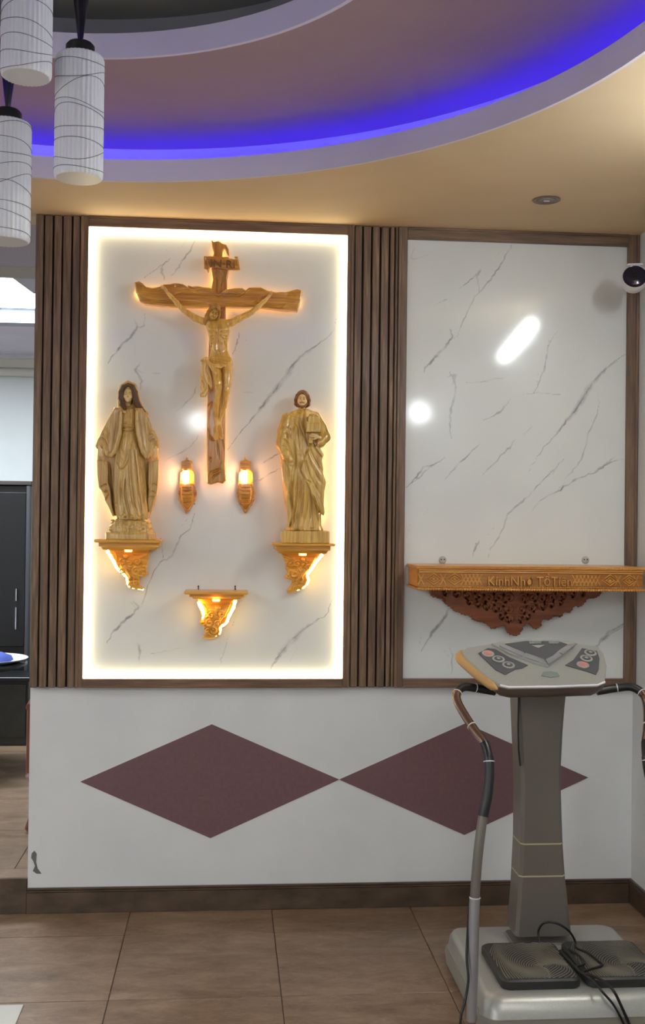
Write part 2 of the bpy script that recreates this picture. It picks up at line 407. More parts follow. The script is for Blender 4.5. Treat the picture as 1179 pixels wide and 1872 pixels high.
    def mesh(s, name, mat, parent=None, xf=None):
        d = s.d; ins = d < 0
        c = [ins[dx:d.shape[0]-1+dx, dy:d.shape[1]-1+dy, dz:d.shape[2]-1+dz] for dx in (0, 1) for dy in (0, 1) for dz in (0, 1)]
        cnt = sum(q.astype(np.int8) for q in c); act = (cnt > 0) & (cnt < 8); idx = np.argwhere(act)
        vid = np.full(act.shape, -1, np.int64); vid[act] = np.arange(len(idx))
        offs = [(dx, dy, dz) for dx in (0, 1) for dy in (0, 1) for dz in (0, 1)]
        val = np.stack([d[idx[:, 0]+o[0], idx[:, 1]+o[1], idx[:, 2]+o[2]] for o in offs], 1)
        acc = np.zeros((len(idx), 3)); num = np.zeros(len(idx))
        for i in range(8):
            for j in range(i+1, 8):
                if sum(abs(offs[i][a]-offs[j][a]) for a in range(3)) != 1: continue
                va, vb = val[:, i], val[:, j]; m = (va < 0) != (vb < 0); t = np.where(m, va/np.where(m, va-vb, 1), 0)
                p = np.array(offs[i])[None]+(np.array(offs[j])-np.array(offs[i]))[None]*t[:, None]
                acc += p*m[:, None]; num += m
        V = (acc/num[:, None]+idx)*s.h+s.lo; Fs = []
        for ax in range(3):
            o1, o2 = [(1, 2), (2, 0), (0, 1)][ax]
            A = ins; sl0 = [slice(None)]*3; sl1 = [slice(None)]*3; sl0[ax] = slice(0, -1); sl1[ax] = slice(1, None)
            e = np.argwhere(A[tuple(sl0)] != A[tuple(sl1)])
            ok = (e[:, o1] > 0) & (e[:, o2] > 0) & (e[:, o1] < act.shape[o1]) & (e[:, o2] < act.shape[o2]); e = e[ok]
            def cell(a, b):
                q = e.copy(); q[:, o1] -= a; q[:, o2] -= b; return vid[q[:, 0], q[:, 1], q[:, 2]]
            f = np.stack([cell(1, 1), cell(0, 1), cell(0, 0), cell(1, 0)], 1)
            fl = ~A[e[:, 0], e[:, 1], e[:, 2]]; f[fl] = f[fl][:, ::-1]; f = f[(f >= 0).all(1)]; Fs.append(f)
        Fq = np.concatenate(Fs)
        # drop tiny loose crumbs is not needed; gentle relaxation
        W = V.copy(); N_ = np.zeros((len(V), 1)); S_ = np.zeros_like(V)
        for a, b in ((0, 1), (1, 2), (2, 3), (3, 0)):
            for q, w in ((a, b), (b, a)):
                for ax in range(3): S_[:, ax] += np.bincount(Fq[:, q], V[Fq[:, w], ax], len(V))
                N_[:, 0] += np.bincount(Fq[:, q], minlength=len(V))
        V = W*.6+.4*S_/np.maximum(N_, 1)
        if xf is not None: V = xf(V)
        if parent is not None: V = V-np.array(wloc(parent))
        me = bpy.data.meshes.new(name); me.vertices.add(len(V)); me.vertices.foreach_set('co', V.astype(np.float32).ravel())
        me.loops.add(Fq.size); me.loops.foreach_set('vertex_index', Fq.astype(np.int32).ravel())
        me.polygons.add(len(Fq)); me.polygons.foreach_set('loop_start', np.arange(0, Fq.size, 4, dtype=np.int32)); me.polygons.foreach_set('loop_total', np.full(len(Fq), 4, np.int32))
        me.polygons.foreach_set('use_smooth', np.ones(len(Fq), bool)); me.update(calc_edges=True); me.validate()
        return link(name, me, mat, parent)
# ================================================================ THE SETTING
XR = 1.797; XL = -.822; CZ = 2.948; RX, RY = -.53, -2.2; R1, R2 = 1.68, 1.0
def ring(mb, prof, n=120):       # surface of revolution about the ceiling centre
    vs = []; fs = []
    for r, z in prof:
        for k in range(n):
            a = 2*PI*k/n; vs.append((RX+r*math.cos(a), RY+r*math.sin(a), z))
    for i in range(len(prof)-1):
        for k in range(n): fs.append((i*n+k, i*n+(k+1) % n, (i+1)*n+(k+1) % n, (i+1)*n+k))
    return mb.add(vs, fs)
def slab_with_hole(x0, x1, y0, y1, z, z2, R, n=120):
    mb = MB(); vs = []; fs = []
    for zz in (z, z2):
        for k in range(n):
            a = 2*PI*k/n; c, s_ = math.cos(a), math.sin(a)
            tx = ((x1-RX)/c if c > 1e-9 else (x0-RX)/c if c < -1e-9 else 1e9); ty = ((y1-RY)/s_ if s_ > 1e-9 else (y0-RY)/s_ if s_ < -1e-9 else 1e9)
            t = min(tx, ty); vs.append((RX+R*c, RY+R*s_, zz)); vs.append((RX+t*c, RY+t*s_, zz))
    for L in (0, 1):
        o = L*2*n
        for k in range(n):
            j = (k+1) % n; fs.append((o+2*k, o+2*j, o+2*j+1, o+2*k+1))
    for k in range(n):
        j = (k+1) % n; fs.append((2*k, 2*j, 2*n+2*j, 2*n+2*k)); fs.append((2*k+1, 2*j+1, 2*n+2*j+1, 2*n+2*k+1))
    # corners
    for cx, cy in ((x0, y0), (x0, y1), (x1, y0), (x1, y1)):
        pass
    return mb.add(vs, fs)
# angles that include the corners make the slab's outer edge exact
def ceiling_lower():
    x0, x1, y0, y1 = -4.6, XR, -7.0, .141; n = 144; ang = [2*PI*k/n for k in range(n)]
    ang += [math.atan2(b-RY, a-RX) % (2*PI) for a in (x0, x1) for b in (y0, y1)]; ang = sorted(ang); m = len(ang); vs = []; fs = []
    for zz in (CZ, CZ+.07):
        for a in ang:
            c, s_ = math.cos(a), math.sin(a); t = min(((x1 if c > 0 else x0)-RX)/c if abs(c) > 1e-9 else 1e9, ((y1 if s_ > 0 else y0)-RY)/s_ if abs(s_) > 1e-9 else 1e9)
            vs += [(RX+R1*c, RY+R1*s_, zz), (RX+t*c, RY+t*s_, zz)]
    for L in (0, 1):
        for k in range(m):
            j = (k+1) % m; o = 2*m*L; fs.append((o+2*k, o+2*j, o+2*j+1, o+2*k+1))
    for k in range(m):
        j = (k+1) % m; fs.append((2*k+1, 2*j+1, 2*m+2*j+1, 2*m+2*k+1))
    return MB().add(vs, fs)
ceil = struct('ceiling', ceiling_lower(), 'tan')
struct('fascia', ring(MB(), [(R1-.001, CZ-.001), (R1-.012, CZ-.001), (R1-.012, CZ+.082), (R1+.02, CZ+.082), (R1+.02, CZ+.071)]), 'lilac', 40, ceil)  # lilac colour paints in the blue strip's light on the lip
struct('cove', ring(MB(), [(R1+.0, CZ+.0705), (R1+.17, CZ+.0705), (R1+.17, 3.14)]), 'lilac', 40, ceil)
struct('ceiling_ring', ring(MB(), [(R1+.175, 3.13), (R2, 3.13)]), 'mauve', 0, ceil)
struct('fascia', ring(MB(), [(R2+.001, 3.129), (R2-.012, 3.129), (R2-.012, 3.207), (R2+.03, 3.207)]), 'lilac', 40, ceil)
struct('cove', ring(MB(), [(R2+.0, 3.2), (R2+.16, 3.2), (R2+.16, 3.33), (.0001, 3.33)]), 'grey', 40, ceil)
t_ = MB(); pts = [(RX+(R1+.12)*math.cos(2*PI*k/96), RY+(R1+.12)*math.sin(2*PI*k/96), CZ+.083) for k in range(96)]
t_.tube(pts, .011, 8, True)
top_mesh('cove_light_strip', t_, 'blueled', 'blue light strip lying in the round ceiling cove', 'light strip', smooth=60)
# back wall
wb = struct('wall_back', MB().box(XL, XR+.15, 0, .14, 0, CZ), 'wall')
struct('wall_right', MB().box(XR, XR+.15, -7.05, -.0005, 0, 3.5), 'wall')
struct('wall_front', MB().box(-4.75, XR+.15, -7.2, -7.05, 0, 3.5), 'wall')
struct('wall_left', MB().box(-4.75, -4.6, -7.05, 4.5, 0, 3.9), 'wall')
# diamonds painted on a thin raised ground
DZ = P(383, 1427, 0)[1]
dt, db = P(386, 1324, 0)[1], P(386, 1532, 0)[1]; d0, d1, d2 = P(147, 1427)[0], P(620, 1425)[0], P(1075, 1422)[0]
for a, b in ((d0, d1), (d1, d2)):
    m = MB(); c = (a+b)/2; zc = P(620, 1425)[1]; m.prism([(a, zc), (c, db), (b, zc), (c, dt)], -.0025, .001)
    struct('diamond_panel', m, 'maroon', 0, wb)
# chipped plaster at the lower left corner of the wall
chip = [(55, 1560), (60, 1555), (64, 1561), (63, 1576), (66, 1588), (73, 1597), (64, 1597), (57, 1592), (61, 1583), (58, 1574), (54, 1568)]
struct('exposed_plaster', MB().prism([P(u+3, v, 0) for u, v in chip], -.0018, .001), plain('grey_bare_plaster', '6a6a6c', .95), 0, wb)
# skirting
bz = P(600, 1614, 0)[1]
sk = struct('baseboard_back', MB().box(XL-.002, XR-.012, -.012, .0005, 0, bz-.018, .002), 'base')
struct('edge_strip', MB().box(XL-.002, XR-.012, -.015, .0005, bz-.016, bz-.010, .001), 'base', 0, sk)
struct('edge_strip', MB().box(XL-.002, XR-.012, -.012, .0005, bz-.008, bz, .001), 'base', 0, sk)
sr = struct('baseboard_right', MB().box(XR-.012, XR+.0005, -6.9, 0, 0, bz-.018, .002), 'base')
struct('edge_strip', MB().box(XR-.015, XR+.0005, -6.9, 0, bz-.016, bz-.010, .001), 'base', 0, sr)
struct('edge_strip', MB().box(XR-.012, XR+.0005, -6.9, 0, bz-.008, bz, .001), 'base', 0, sr)
# floor: every tile a piece
fl = struct('floor', MB().box(-4.6, XR+.02, -7.05, .14, -.06, -.0035), 'grout')
TX, TY, TS = .209, -.272, .6
def tile_mesh(w, d, nm):
    m = MB().box(0, w, 0, d, -.006, 0, .0015); me = bpy.data.meshes.new(nm)
    me.from_pydata(m.v, [], m.f); me.materials.append(MT['tile']); return me
full = tile_mesh(TS-.0032, TS-.0032, 'tile')
xs = [TX+TS*k for k in range(-8, 3)]
for j in range(0, 12):
    y1 = TY-TS*(j-1) if j else 0.; y0 = TY-TS*j if j == 0 else TY-TS*j
    y1 = 0. if j == 0 else TY-TS*(j-1)
    for x0 in xs:
        x1 = min(x0+TS, XR-.002); xa = max(x0, -4.6)
        if x1-xa < .02: continue
        me = full if (abs(x1-xa-TS) < 1e-6 and j) else tile_mesh(x1-xa-.0032, (y1-y0)-.0032, 'tile')
        if j == 11 and y0 < -7.05: continue
        o = bpy.data.objects.new('tile', me); COL.objects.link(o); o.parent = fl; o.location = (xa+.0016, y0+.0016, 0)
# pale inset tile at the left
px0, py0, _ = PZ(50, 1838, 0)
top_mesh('floor_plate', MB().box(-1.25, px0-.012, -1.6, py0, -.0005, .004, .0015), 'paletile', 'pale stone plate on the floor at the bottom left corner', 'floor plate', origin=(-.9, -1.2, 0))
# ---------------------------------------------------------------- the adjoining room, one step up
FZ = .146
f2 = struct('floor_adjoining', MB().box(-4.6, 2.2, .13, 4.6, -.06, FZ-.004).box(-4.6, XL-.001, .012, .131, -.06, FZ-.004), 'grout')
for i in range(-8, 4):
    for j in range(0, 8):
        x0, y0 = -1.2+i*.6+.3, .135+j*.6
        if y0 > 4.3 or x0 < -4.6: continue
        m = MB().box(0, .597, 0, min(.597, 4.5-y0), -.004, 0, .0012); me = bpy.data.meshes.new('tile'); me.from_pydata(m.v, [], m.f); me.materials.append(MT['tile'])
        o = bpy.data.objects.new('tile', me); COL.objects.link(o); o.parent = f2; o.location = (x0, y0, FZ)
struct('trim_1', MB().box(-4.6, XL-.002, -.006, .0125, 0, FZ+.001, .002), 'base')
struct('tread', MB().box(-4.6, XL-.002, .0126, .134, FZ-.004, FZ+.0005, .001), 'tile', 0, f2)
struct('wall_far', MB().box(-4.75, 2.3, 4.5, 4.65, 0, 3.9), plaster('pale_green_paint', 'd6dbd8', 'dfe3e0'))
struct('wall_side', MB().box(2.2, 2.3, .14, 4.5, 0, 3.9), 'wall')
def zat(v, y, u=30): return P(u, v, y)[1]
c2 = struct('ceiling_adjoining', MB().box(-4.6, 2.2, 1.25, 2.9, 3.12, 3.2), plain('cool_white_ceiling', 'dfe4ee', .9))
struct('panel', MB().box(-4.6, 2.2, .1415, .9715, CZ+.002, CZ+.06), plain('lilac_grey_ceiling', 'aaa5ae', .9), 0, c2)
struct('beam', MB().box(-4.6, 2.2, .972, 1.25, CZ, 3.2), plain('grey_beige_beam', 'aaa59a', .9), 0, c2)
struct('beam', MB().box(-4.6, 2.2, 2.9, 3.05, zat(590, 2.9), 3.2), plain('grey_blue_beam', 'a9b0bd', .9), 0, c2)
struct('panel', MB().box(-4.6, 2.2, 3.05, 4.5, zat(590, 2.9)+.001, 3.2), 'lilac', 0, c2)
struct('corner_piece', MB().add([(-1.32, 1.26, 3.084), (-.4, 1.26, 3.084), (-.4, 3.1, 3.084), (-1.22, 2.2, 3.084), (-1.32, 1.26, 3.06), (-.4, 1.26, 3.06), (-.4, 3.1, 3.06), (-1.22, 2.2, 3.06)],
       [(0, 1, 2, 3), (7, 6, 5, 4), (0, 1, 5, 4), (1, 2, 6, 5), (2, 3, 7, 6), (3, 0, 4, 7)]), plain('grey_corner', 'b9bcc4', .9), 0, c2)
cn = struct('trim_2', MB().box(-4.6, 2.2, 4.40, 4.499, zat(655, 4.4), zat(628, 4.4), .004), 'white')
struct('moulding', MB().box(-4.6, 2.2, 4.44, 4.499, zat(672, 4.44), zat(656, 4.44)).tube([(-4.6, 4.46, zat(680, 4.46)), (2.2, 4.46, zat(680, 4.46))], .035, 12), plain('cream_moulding', 'dcd9c9', .6), 30, cn)
# ================================================================ WALL PANELLING
YF = -.035
def frame_panel(name, label, cat, inner, outer, led):
    xa, xb, za, zb = inner; ox0, ox1, oz0, oz1 = outer
    t = thing(name, ((ox0+ox1)/2, 0, oz0), label, cat)
    for q in ('v0', 'v1', 'h0', 'h1'):
        m = MB()
        if q == 'v0': x0, x1, z0, z1 = ox0, xa, oz0, oz1
        if q == 'v1': x0, x1, z0, z1 = xb, ox1, oz0, oz1
        if q == 'h0': x0, x1, z0, z1 = xa, xb, oz0, za
        if q == 'h1': x0, x1, z0, z1 = xa, xb, zb, oz1
        m.box(x0, x1, YF, -.0005, z0, z1, .002)
        m.build('frame_side' if q[0] == 'v' else 'frame_rail', 'frame' if q[0] == 'v' else 'frameh', t)
        # raised outer bead on each side
        b = MB()
        if q == 'v0': b.box(x0, x0+.012, YF-.006, YF+.002, z0, z1, .002)
        if q == 'v1': b.box(x1-.012, x1, YF-.006, YF+.002, z0, z1, .002)
        if q == 'h0': b.box(x0, x1, YF-.006, YF+.002, z0, z0+.010, .002)
        if q == 'h1': b.box(x0, x1, YF-.006, YF+.002, z1-.010, z1, .002)
        b.build('bead', 'frame' if q[0] == 'v' else 'frameh', t)
    return t
def slab_panel(t, x0, x1, z0, z1, veins, h=.0036):
    nx, nz = int((x1-x0)/h)+1, int((z1-z0)/h)+1; X = np.linspace(x0, x1, nx); Z = np.linspace(z0, z1, nz); A = np.zeros((nx, nz)); r_ = np.random.default_rng(3)
    for pts, w, s_ in veins:
        pts = [np.array(P(u, v, -.012)) for u, v in pts]
        q = catmull(pts, 5) if len(pts) > 2 else pts
        q = [p+(r_.normal(0, .0022, 2) if 0 < i < len(q)-1 else 0) for i, p in enumerate(q)]; L = len(q)-1
        for i in range(L):
            a, b = q[i], q[i+1]; f0, f1 = min(1, .25+2*min(i, L-i)/max(L, 1)), min(1, .25+2*min(i+1, L-i-1)/max(L, 1))
            W = w*1.6; lo = np.minimum(a, b)-W-.004; hi = np.maximum(a, b)+W+.004
            i0, i1 = np.searchsorted(X, lo[0]), np.searchsorted(X, hi[0]); j0, j1 = np.searchsorted(Z, lo[1]), np.searchsorted(Z, hi[1])
            if i1 <= i0 or j1 <= j0: continue
            xx, zz = X[i0:i1][:, None], Z[j0:j1][None, :]; e = b-a; tt = np.clip(((xx-a[0])*e[0]+(zz-a[1])*e[1])/(e@e+1e-12), 0, 1)
            d = np.hypot(xx-a[0]-e[0]*tt, zz-a[1]-e[1]*tt); ww = w*(f0+(f1-f0)*tt)*r_.uniform(.6, 1.25)
            A[i0:i1, j0:j1] = np.maximum(A[i0:i1, j0:j1], s_*np.clip(1.35-d/ww, 0, 1))
    V = np.empty((nx, nz, 3)); V[..., 0] = X[:, None]; V[..., 1] = -.012; V[..., 2] = Z[None]
    V = V.reshape(-1, 3)-np.array(wloc(t)); ii = np.arange(nx*nz).reshape(nx, nz)
    Fq = np.stack([ii[:-1, :-1], ii[1:, :-1], ii[1:, 1:], ii[:-1, 1:]], -1).reshape(-1, 4)
    n0 = len(V); e = np.array([[x0, -.0008, z0], [x1, -.0008, z0], [x1, -.0008, z1], [x0, -.0008, z1]])-np.array(wloc(t))
    V = np.vstack([V, e]); me = bpy.data.meshes.new('marble_slab'); me.vertices.add(len(V)); me.vertices.foreach_set('co', V.astype(np.float32).ravel())
    Fq = np.vstack([Fq, [[n0, n0+3, n0+2, n0+1], [ii[0, 0], ii[0, -1], n0+3, n0], [ii[-1, 0], n0+1, n0+2, ii[-1, -1]]]])
    me.loops.add(Fq.size); me.loops.foreach_set('vertex_index', Fq.astype(np.int32).ravel()); me.polygons.add(len(Fq))
    me.polygons.foreach_set('loop_start', np.arange(0, Fq.size, 4, dtype=np.int32)); me.polygons.foreach_set('loop_total', np.full(len(Fq), 4, np.int32)); me.update(calc_edges=True)
    at = me.attributes.new('vein', 'FLOAT', 'POINT'); at.data.foreach_set('value', np.r_[A.ravel(), np.zeros(4)].astype(np.float32))
    return link('marble_slab', me, 'marble', t)
# vein paths traced as pixel positions, at their real place on the slabs
def up(pts, sx, sy, ox, oy): return [(ox+x/sx, oy+y/sy) for x, y in pts]
def RV(pts): return up(pts, 2.2245, 2.2245, 640, 420)
def LV(pts): return up(pts, 2.176, 2.176, 140, 400)
VR = [(RV([(655, 60), (632, 110), (600, 160), (560, 215), (500, 290), (460, 370), (432, 440)]), .0032, .75), (RV([(540, 155), (500, 195), (440, 245)]), .0026, .8),
      (RV([(535, 160), (515, 195), (525, 255)]), .0038, .8), (RV([(410, 285), (385, 285), (340, 310)]), .002, .6), (RV([(610, 90), (590, 115)]), .004, .5),
      (RV([(405, 405), (412, 435), (385, 475), (345, 520), (310, 555), (300, 580)]), .0055, .9), (RV([(430, 437), (405, 445)]), .004, .7),
      (RV([(405, 580), (420, 610), (430, 650), (410, 730), (405, 800), (412, 850)]), .005, .65), (RV([(395, 600), (430, 590), (415, 630)]), .006, .4),
      (RV([(470, 622), (540, 618), (600, 605), (650, 600)]), .0025, .45),
      (RV([(845, 410), (810, 460), (800, 500), (785, 570), (760, 640), (742, 670)]), .003, .7), (RV([(808, 450), (796, 520)]), .005, .8), (RV([(700, 672), (760, 665), (870, 668)]), .002, .5),
      (RV([(765, 580), (760, 620)]), .002, .4), (RV([(800, 690), (800, 790)]), .003, .35),
      (RV([(1135, 500), (1060, 545), (1000, 605), (960, 660), (925, 720), (870, 790), (820, 850), (770, 910), (725, 985)]), .0035, 1.), (RV([(1085, 535), (1030, 575), (975, 640), (935, 705), (890, 765), (840, 825)]), .0115, .5),
      (RV([(1005, 670), (1010, 730), (970, 830), (940, 930), (890, 1000), (830, 1070)]), .0028, .55),
      (RV([(1130, 930), (1060, 945), (1000, 985), (920, 1015), (840, 1065), (780, 1095), (740, 1145)]), .0038, .85), (RV([(1075, 925), (1040, 955), (990, 985)]), .005, .5),
      (RV([(870, 930), (820, 985), (760, 1045), (700, 1105), (650, 1145), (620, 1220), (575, 1295), (560, 1345)]), .0038, .6), (RV([(850, 950), (825, 990)]), .008, .35),
      (RV([(650, 690), (610, 740), (540, 775)]), .0042, .6), (RV([(740, 800), (705, 835)]), .003, .4), (RV([(670, 855), (630, 905), (540, 995)]), .0042, .6),
      (RV([(530, 870), (450, 945), (385, 1015)]), .0032, .75), (RV([(385, 925), (345, 955), (300, 965), (265, 1010), (228, 1050)]), .0042, .95), (RV([(330, 955), (290, 1000), (245, 1035)]), .003, .8),
      (RV([(595, 1200), (560, 1240)]), .0035, .5), (RV([(525, 1265), (510, 1290), (500, 1330)]), .004, .7), (RV([(250, 590), (300, 520)]), .002, .3), (RV([(262, 75), (250, 120), (330, 95)]), .003, .35),
      (RV([(320, 1130), (300, 1160)]), .003, .4), (RV([(245, 1185), (235, 1240)]), .003, .4), (RV([(360, 1050), (330, 1110)]), .002, .3)]
VR += [([(824, 1102), (812, 1130), (790, 1158), (770, 1190)], .0065, .8), ([(770, 1160), (766, 1182)], .004, .8), ([(822, 1180), (826, 1205), (824, 1240)], .003, .7), ([(812, 1190), (820, 1200)], .003, .6),
       ([(1150, 1136), (1120, 1152), (1100, 1170), (1085, 1190)], .0075, .65), ([(1150, 1140), (1112, 1162), (1098, 1175)], .003, .9), ([(985, 1165), (982, 1120)], .003, .4)]
VL = [(LV([(467, 80), (460, 115), (425, 160), (400, 200), (375, 235)]), .0032, .8), (LV([(350, 175), (340, 205), (350, 245)]), .0038, .8), (LV([(370, 160), (345, 180), (270, 235)]), .0026, .7), (LV([(437, 85), (420, 110)]), .003, .6),
      (LV([(360, 110), (350, 155)]), .002, .4), (LV([(275, 375), (265, 425), (240, 430)]), .003, .5), (LV([(232, 400), (238, 435), (205, 480), (160, 525), (125, 575)]), .0055, .9), (LV([(230, 400), (245, 430)]), .006, .6),
      (LV([(255, 570), (235, 600), (258, 640), (252, 680)]), .005, .6), (LV([(240, 600), (265, 615)]), .006, .4), (LV([(290, 615), (330, 615)]), .0025, .5),
      (LV([(1035, 395), (1015, 450), (960, 500), (900, 540), (840, 610), (780, 690), (720, 770), (660, 840), (600, 920)]), .0035, .95), (LV([(950, 510), (890, 550), (840, 615), (790, 680), (740, 745), (700, 795)]), .0115, .5),
      (LV([(645, 450), (640, 490), (620, 540)]), .003, .8), (LV([(675, 480), (678, 490)]), .004, .5), (LV([(480, 665), (440, 730), (395, 765)]), .004, .6), (LV([(485, 860), (450, 910), (350, 960)]), .0035, .5),
      (LV([(810, 930), (760, 960), (735, 975)]), .0035, .85), (LV([(810, 990), (760, 1020), (690, 1055)]), .0035, .85), (LV([(660, 690), (700, 690)]), .002, .4), (LV([(870, 700), (850, 730)]), .003, .4),
      (LV([(470, 1170), (450, 1230), (410, 1270), (380, 1340), (320, 1380), (270, 1510), (255, 1545)]), .0035, .75), (LV([(440, 1195), (415, 1225)]), .003, .6), (LV([(335, 1270), (345, 1350)]), .005, .75),
      (LV([(225, 1520), (240, 1550), (190, 1600), (150, 1640), (120, 1690)]), .0055, .9), (LV([(215, 1525), (240, 1555)]), .006, .6), (LV([(240, 1680), (250, 1710), (250, 1770)]), .005, .6), (LV([(225, 1700), (260, 1695)]), .006, .4),
      (LV([(290, 1730), (350, 1722), (430, 1705)]), .0025, .45), (LV([(635, 1570), (620, 1620)]), .004, .8), (LV([(610, 1650), (580, 1740), (575, 1770)]), .0025, .45),
      (LV([(1020, 1510), (990, 1575), (920, 1620), (850, 1680), (800, 1740), (765, 1800)]), .0035, .95), (LV([(960, 1590), (900, 1635), (850, 1685), (810, 1730), (780, 1780)]), .011, .5),
      (LV([(1010, 1570), (985, 1595)]), .003, .4), (LV([(880, 1705), (850, 1760)]), .003, .3), (LV([(1010, 160), (980, 190)]), .003, .35)]
MZT = CZ-.0005; xa, xb = -.597+.008, .506+.008
I1 = (P(156.5, 827, YF)[0], P(631, 827, YF)[0], P(395, 1241, YF)[1], P(397, 421.5, YF)[1])
O1 = (P(142.5, 827, YF)[0], P(643.5, 827, YF)[0], P(395, 1257, YF)[1], MZT)
I2 = (P(741, 840, YF)[0], P(1146, 840, YF)[0], P(940, 1241.5, YF)[1], P(945, 442.5, YF)[1])
O2 = (P(724.5, 840, YF)[0], XR-.002, O1[2], MZT)
fp1 = frame_panel('lit_marble_panel', 'white marble wall panel in brown frame with glowing warm border behind the crucifix', 'wall panel', I1, O1, True)
slab_panel(fp1, I1[0]+.0003, I1[1]-.0003, I1[2]+.0003, I1[3]-.0003, VL)
LW = .016
for x0, x1, z0, z1 in ((I1[0], I1[0]+LW, I1[2], I1[3]), (I1[1]-LW, I1[1], I1[2], I1[3]), (I1[0]+LW, I1[1]-LW, I1[2], I1[2]+LW), (I1[0]+LW, I1[1]-LW, I1[3]-LW, I1[3])):
    MB().box(x0, x1, -.030, -.0125, z0, z1, .003).build('led_strip', 'led', fp1, label='glowing warm white light strip')
fp2 = frame_panel('dark_framed_marble_panel', 'white marble wall panel in brown frame without lit border behind the long carved shelf', 'wall panel', I2, O2, False)
slab_panel(fp2, I2[0]+.0003, I2[1]-.0003, I2[2]+.0003, I2[3]-.0003, VR)
def slats(label, edges, x0, x1):
    t = thing('slat_panel', ((x0+x1)/2, 0, O1[2]), label, 'slat panel')
    MB().box(x0, x1, -.014, -.0005, O1[2], MZT).build('backing_board', 'joint', t)
    for a, b in edges:
        xa_, xb_ = P(a, 840, -.034)[0], P(b, 840, -.034)[0]; xa_ = max(xa_, x0); xb_ = min(xb_, x1)
        MB().box(xa_, xb_, -.034, -.0142, O1[2], MZT, .003).build('slat', 'slat', t)
slats('brown fluted slat panel at the left end of the wall', [(59.5, 73.5), (76, 90), (93.5, 107), (110, 124.5), (128, 141.5)], XL, O1[0]-.0005)
slats('brown fluted slat panel between the two marble panels', [(644.5, 657.5), (660.5, 674), (677, 690), (693, 706.5), (709.5, 717), (719, 724)], O1[1]+.0005, O2[0]-.0005)
# ================================================================ CARVED FIGURES
def rot(yaw=0., tilt=0., nod=0.):      # yaw about z, tilt about y (roll to a shoulder), nod about x
    return np.array(Matrix.Rotation(yaw, 3, 'Z') @ Matrix.Rotation(tilt, 3, 'Y') @ Matrix.Rotation(nod, 3, 'X'))
def xform(R, s_, t): return lambda V: (V*s_)@R.T+np.array(t)
def face_sculpt(h=.02, beard=False):
    S = Sculpt((-.42, -.62, -.95), (.42, .55, .56), h)
    S.ell((0, .05, .12), (.35, .43, .38)); S.ell((0, -.08, -.12), (.285, .34, .38), .08); S.ell((0, -.2, -.33), (.17, .2, .16), .08)
    S.ell((0, -.345, -.41), (.075, .07, .06), .05); S.cap((0, .04, -.3), (0, .09, -.95), .17, .19, .07)
    for sx in (-1, 1):
        S.ell((sx*.17, -.27, -.15), (.11, .1, .12), .06)                       # cheek
        S.ell((sx*.135, -.42, .005), (.10, .085, .065), .025, 'cut')               # eye socket
        S.ell((sx*.13, -.355, -.01), (.07, .05, .04), .008)                  # eyeball and lids
        S.chain([(sx*.06, -.395, .0), (sx*.13, -.425, .022), (sx*.2, -.375, -.005)], [.012, .014, .01], .01)
        S.chain([(sx*.065, -.39, -.022), (sx*.13, -.412, -.035), (sx*.195, -.37, -.02)], [.01, .012, .01], .01)
        S.chain([(sx*.05, -.42, .10), (sx*.13, -.44, .125), (sx*.23, -.36, .085)], [.024, .03, .018], .02)   # brow
        S.ell((sx*.345, .02, -.03), (.03, .06, .09), .02)                      # ear
        S.ell((sx*.045, -.455, -.125), (.03, .035, .026), .015)
    S.chain([(0, -.40, .06), (0, -.45, -.03), (0, -.50, -.115)], [.026, .03, .042], .02)
    S.cap((-.105, -.365, -.245), (0, -.425, -.247), .012, .024, .012); S.cap((.105, -.365, -.245), (0, -.425, -.247), .012, .024, .012)
    S.cap((-.05, -.395, -.287), (.05, -.395, -.287), .022, .022, .012)
    S.chain([(-.11, -.40, -.258), (0, -.445, -.272), (.11, -.40, -.258)], .012, .006, 'cut')
    return S
def strands(S, r, n, amp, gen):
    for i in range(n): S.chain(gen(i), r, .02)
def eyes(T, xf, mat='hair'):
    for sx in (-1, 1):
        p = xf(np.array([(sx*.125, -.405, -.006)]))[0]; m = MB()
        q = [(sx*.065, -.398, -.004), (sx*.10, -.412, .014), (sx*.14, -.412, .016), (sx*.195, -.375, -.004)]
        m.tube([tuple(v) for v in xf(np.array(q))], [.0006, .0011, .0011, .0005], 6); m.lathe([(0, -.0012), (.0012, 0), (0, .0012)], tuple(p), 8); m.build('eye', mat, T, 60)
        q = [(sx*.05, -.447, .122), (sx*.12, -.468, .132), (sx*.20, -.41, .098)]
        m = MB().tube([tuple(v) for v in xf(np.array(q))], [.0005, .0010, .0004], 6).build('eyebrow', mat, T, 60)
